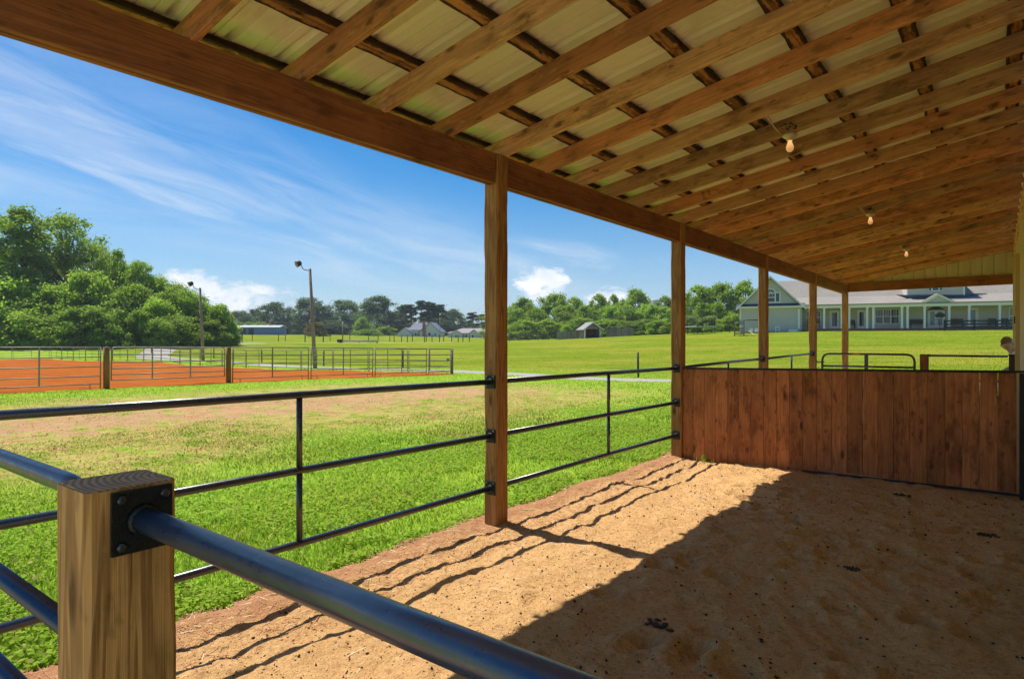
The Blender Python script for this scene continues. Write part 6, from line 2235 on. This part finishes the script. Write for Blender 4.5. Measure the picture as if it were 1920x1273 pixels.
Rr = [0.13, 0.125, 0.075, 0.050, 0.078, 0.112, 0.052, 0.040, 0.030, 0.028, 0.052, 0.040, 0.030, 0.085, 0.058, 0.042, 0.04, 0.085, 0.058, 0.042, 0.04]
body = skin_obj('body', V, E, Rr, M['skin'], person)
# shirt, vest, jeans follow the body a little outside it
skin_obj('shirt', [pel, chest, neckb, (-0.205, -0.005, 1.30), (-0.02, -0.16, 1.215), (-0.13, -0.205, 1.06), (-0.02, 0.17, 1.235), (0.08, 0.23, 1.05)], [(0, 1), (1, 2), (2, 3), (2, 4), (4, 5), (2, 6), (6, 7)],
         [0.15, 0.16, 0.11, 0.064, 0.075, 0.060, 0.075, 0.060], M['shirt'], person)
skin_obj('jeans', [(0.03, 0, 0.92), (0.02, -0.09, 0.84), (0.06, -0.10, 0.46), (0.05, -0.09, 0.12), (0.02, 0.10, 0.84), (0.10, 0.11, 0.46), (0.10, 0.10, 0.12)], [(0, 1), (1, 2), (2, 3), (0, 4), (4, 5), (5, 6)],
         [0.145, 0.098, 0.072, 0.062, 0.098, 0.072, 0.062], M['jeans'], person)
hc = Vector((-0.278, 0.0, 1.452))
face = Vector((-0.33, -0.84, -0.28)).normalized()
m = MB()
nu, nv = 22, 14
idx = {}
for iu in range(nu):
    for iv in range(nv + 1):
        th_, ph_ = 2 * math.pi * iu / nu, math.pi * iv / nv
        dd = Vector((math.sin(ph_) * math.cos(th_), math.sin(ph_) * math.sin(th_), math.cos(ph_)))
        wob = 1 + 0.05 * mnoise.noise(dd * 6)
        idx[(iu, iv)] = (m.addv([hc + Vector((dd.x * 0.100, dd.y * 0.104, dd.z * 0.112 if dd.z > -0.3 else dd.z * 0.15)) * wob]), dd)
for iu in range(nu):
    for iv in range(nv):
        q4 = [idx[(iu, iv)], idx[((iu + 1) % nu, iv)], idx[((iu + 1) % nu, iv + 1)], idx[(iu, iv + 1)]]
        c = sum((q[1] for q in q4), Vector()) / 4
        if (c.dot(face) < 0.02 or c.z > 0.74) and c.z > -0.85:
            m.face([q[0] for q in q4], True)
m.build('hair', M['hair'], person)
face = Vector((-0.33, -0.84, -0.28)).normalized()
side = face.cross(Vector((-0.35, 0.1, 1))).normalized()
upv = side.cross(face).normalized()
fc = Vector((-0.280, -0.016, 1.425))
for s in (-1, 1):
    c = fc + face * 0.083 + side * 0.032 * s + upv * 0.02
    MB().lathe([(0.003, -0.005), (0.007, 0), (0.003, 0.005)], 8).build('eye', M['black'], person, loc=c)
    c = fc + side * 0.090 * s
    MB().lathe([(0.006, -0.03), (0.018, -0.012), (0.020, 0.012), (0.008, 0.03)], 8).build('ear', M['skin'], person, loc=c)
c = fc + face * 0.088 - upv * 0.006
MB().lathe([(0.014, -0.016), (0.010, 0.0), (0.005, 0.026)], 8).build('nose', M['skin'], person, loc=c)
c = fc + face * 0.082 - upv * 0.042
MB().box((-0.02, -0.006, -0.004), (0.02, 0.006, 0.004)).build('mouth', plain('lips', (0.4, 0.13, 0.11), 0.5), person, loc=c)
# fingers of the hand that rests on the rail
for q in range(5):
    a = Vector((-0.33, -0.31, 0.93)) + Vector((0, 0.016 * (q - 2), 0))
    tip = a + Vector((-0.055 + 0.008 * abs(q - 2), 0.004 * (q - 2), -0.035 if q else -0.005))
    MB().tube([tuple(a), tuple(a.lerp(tip, 0.6) + Vector((0, 0, 0.008))), tuple(tip)], [0.010, 0.009, 0.007], 6).build('finger', M['skin'], person)
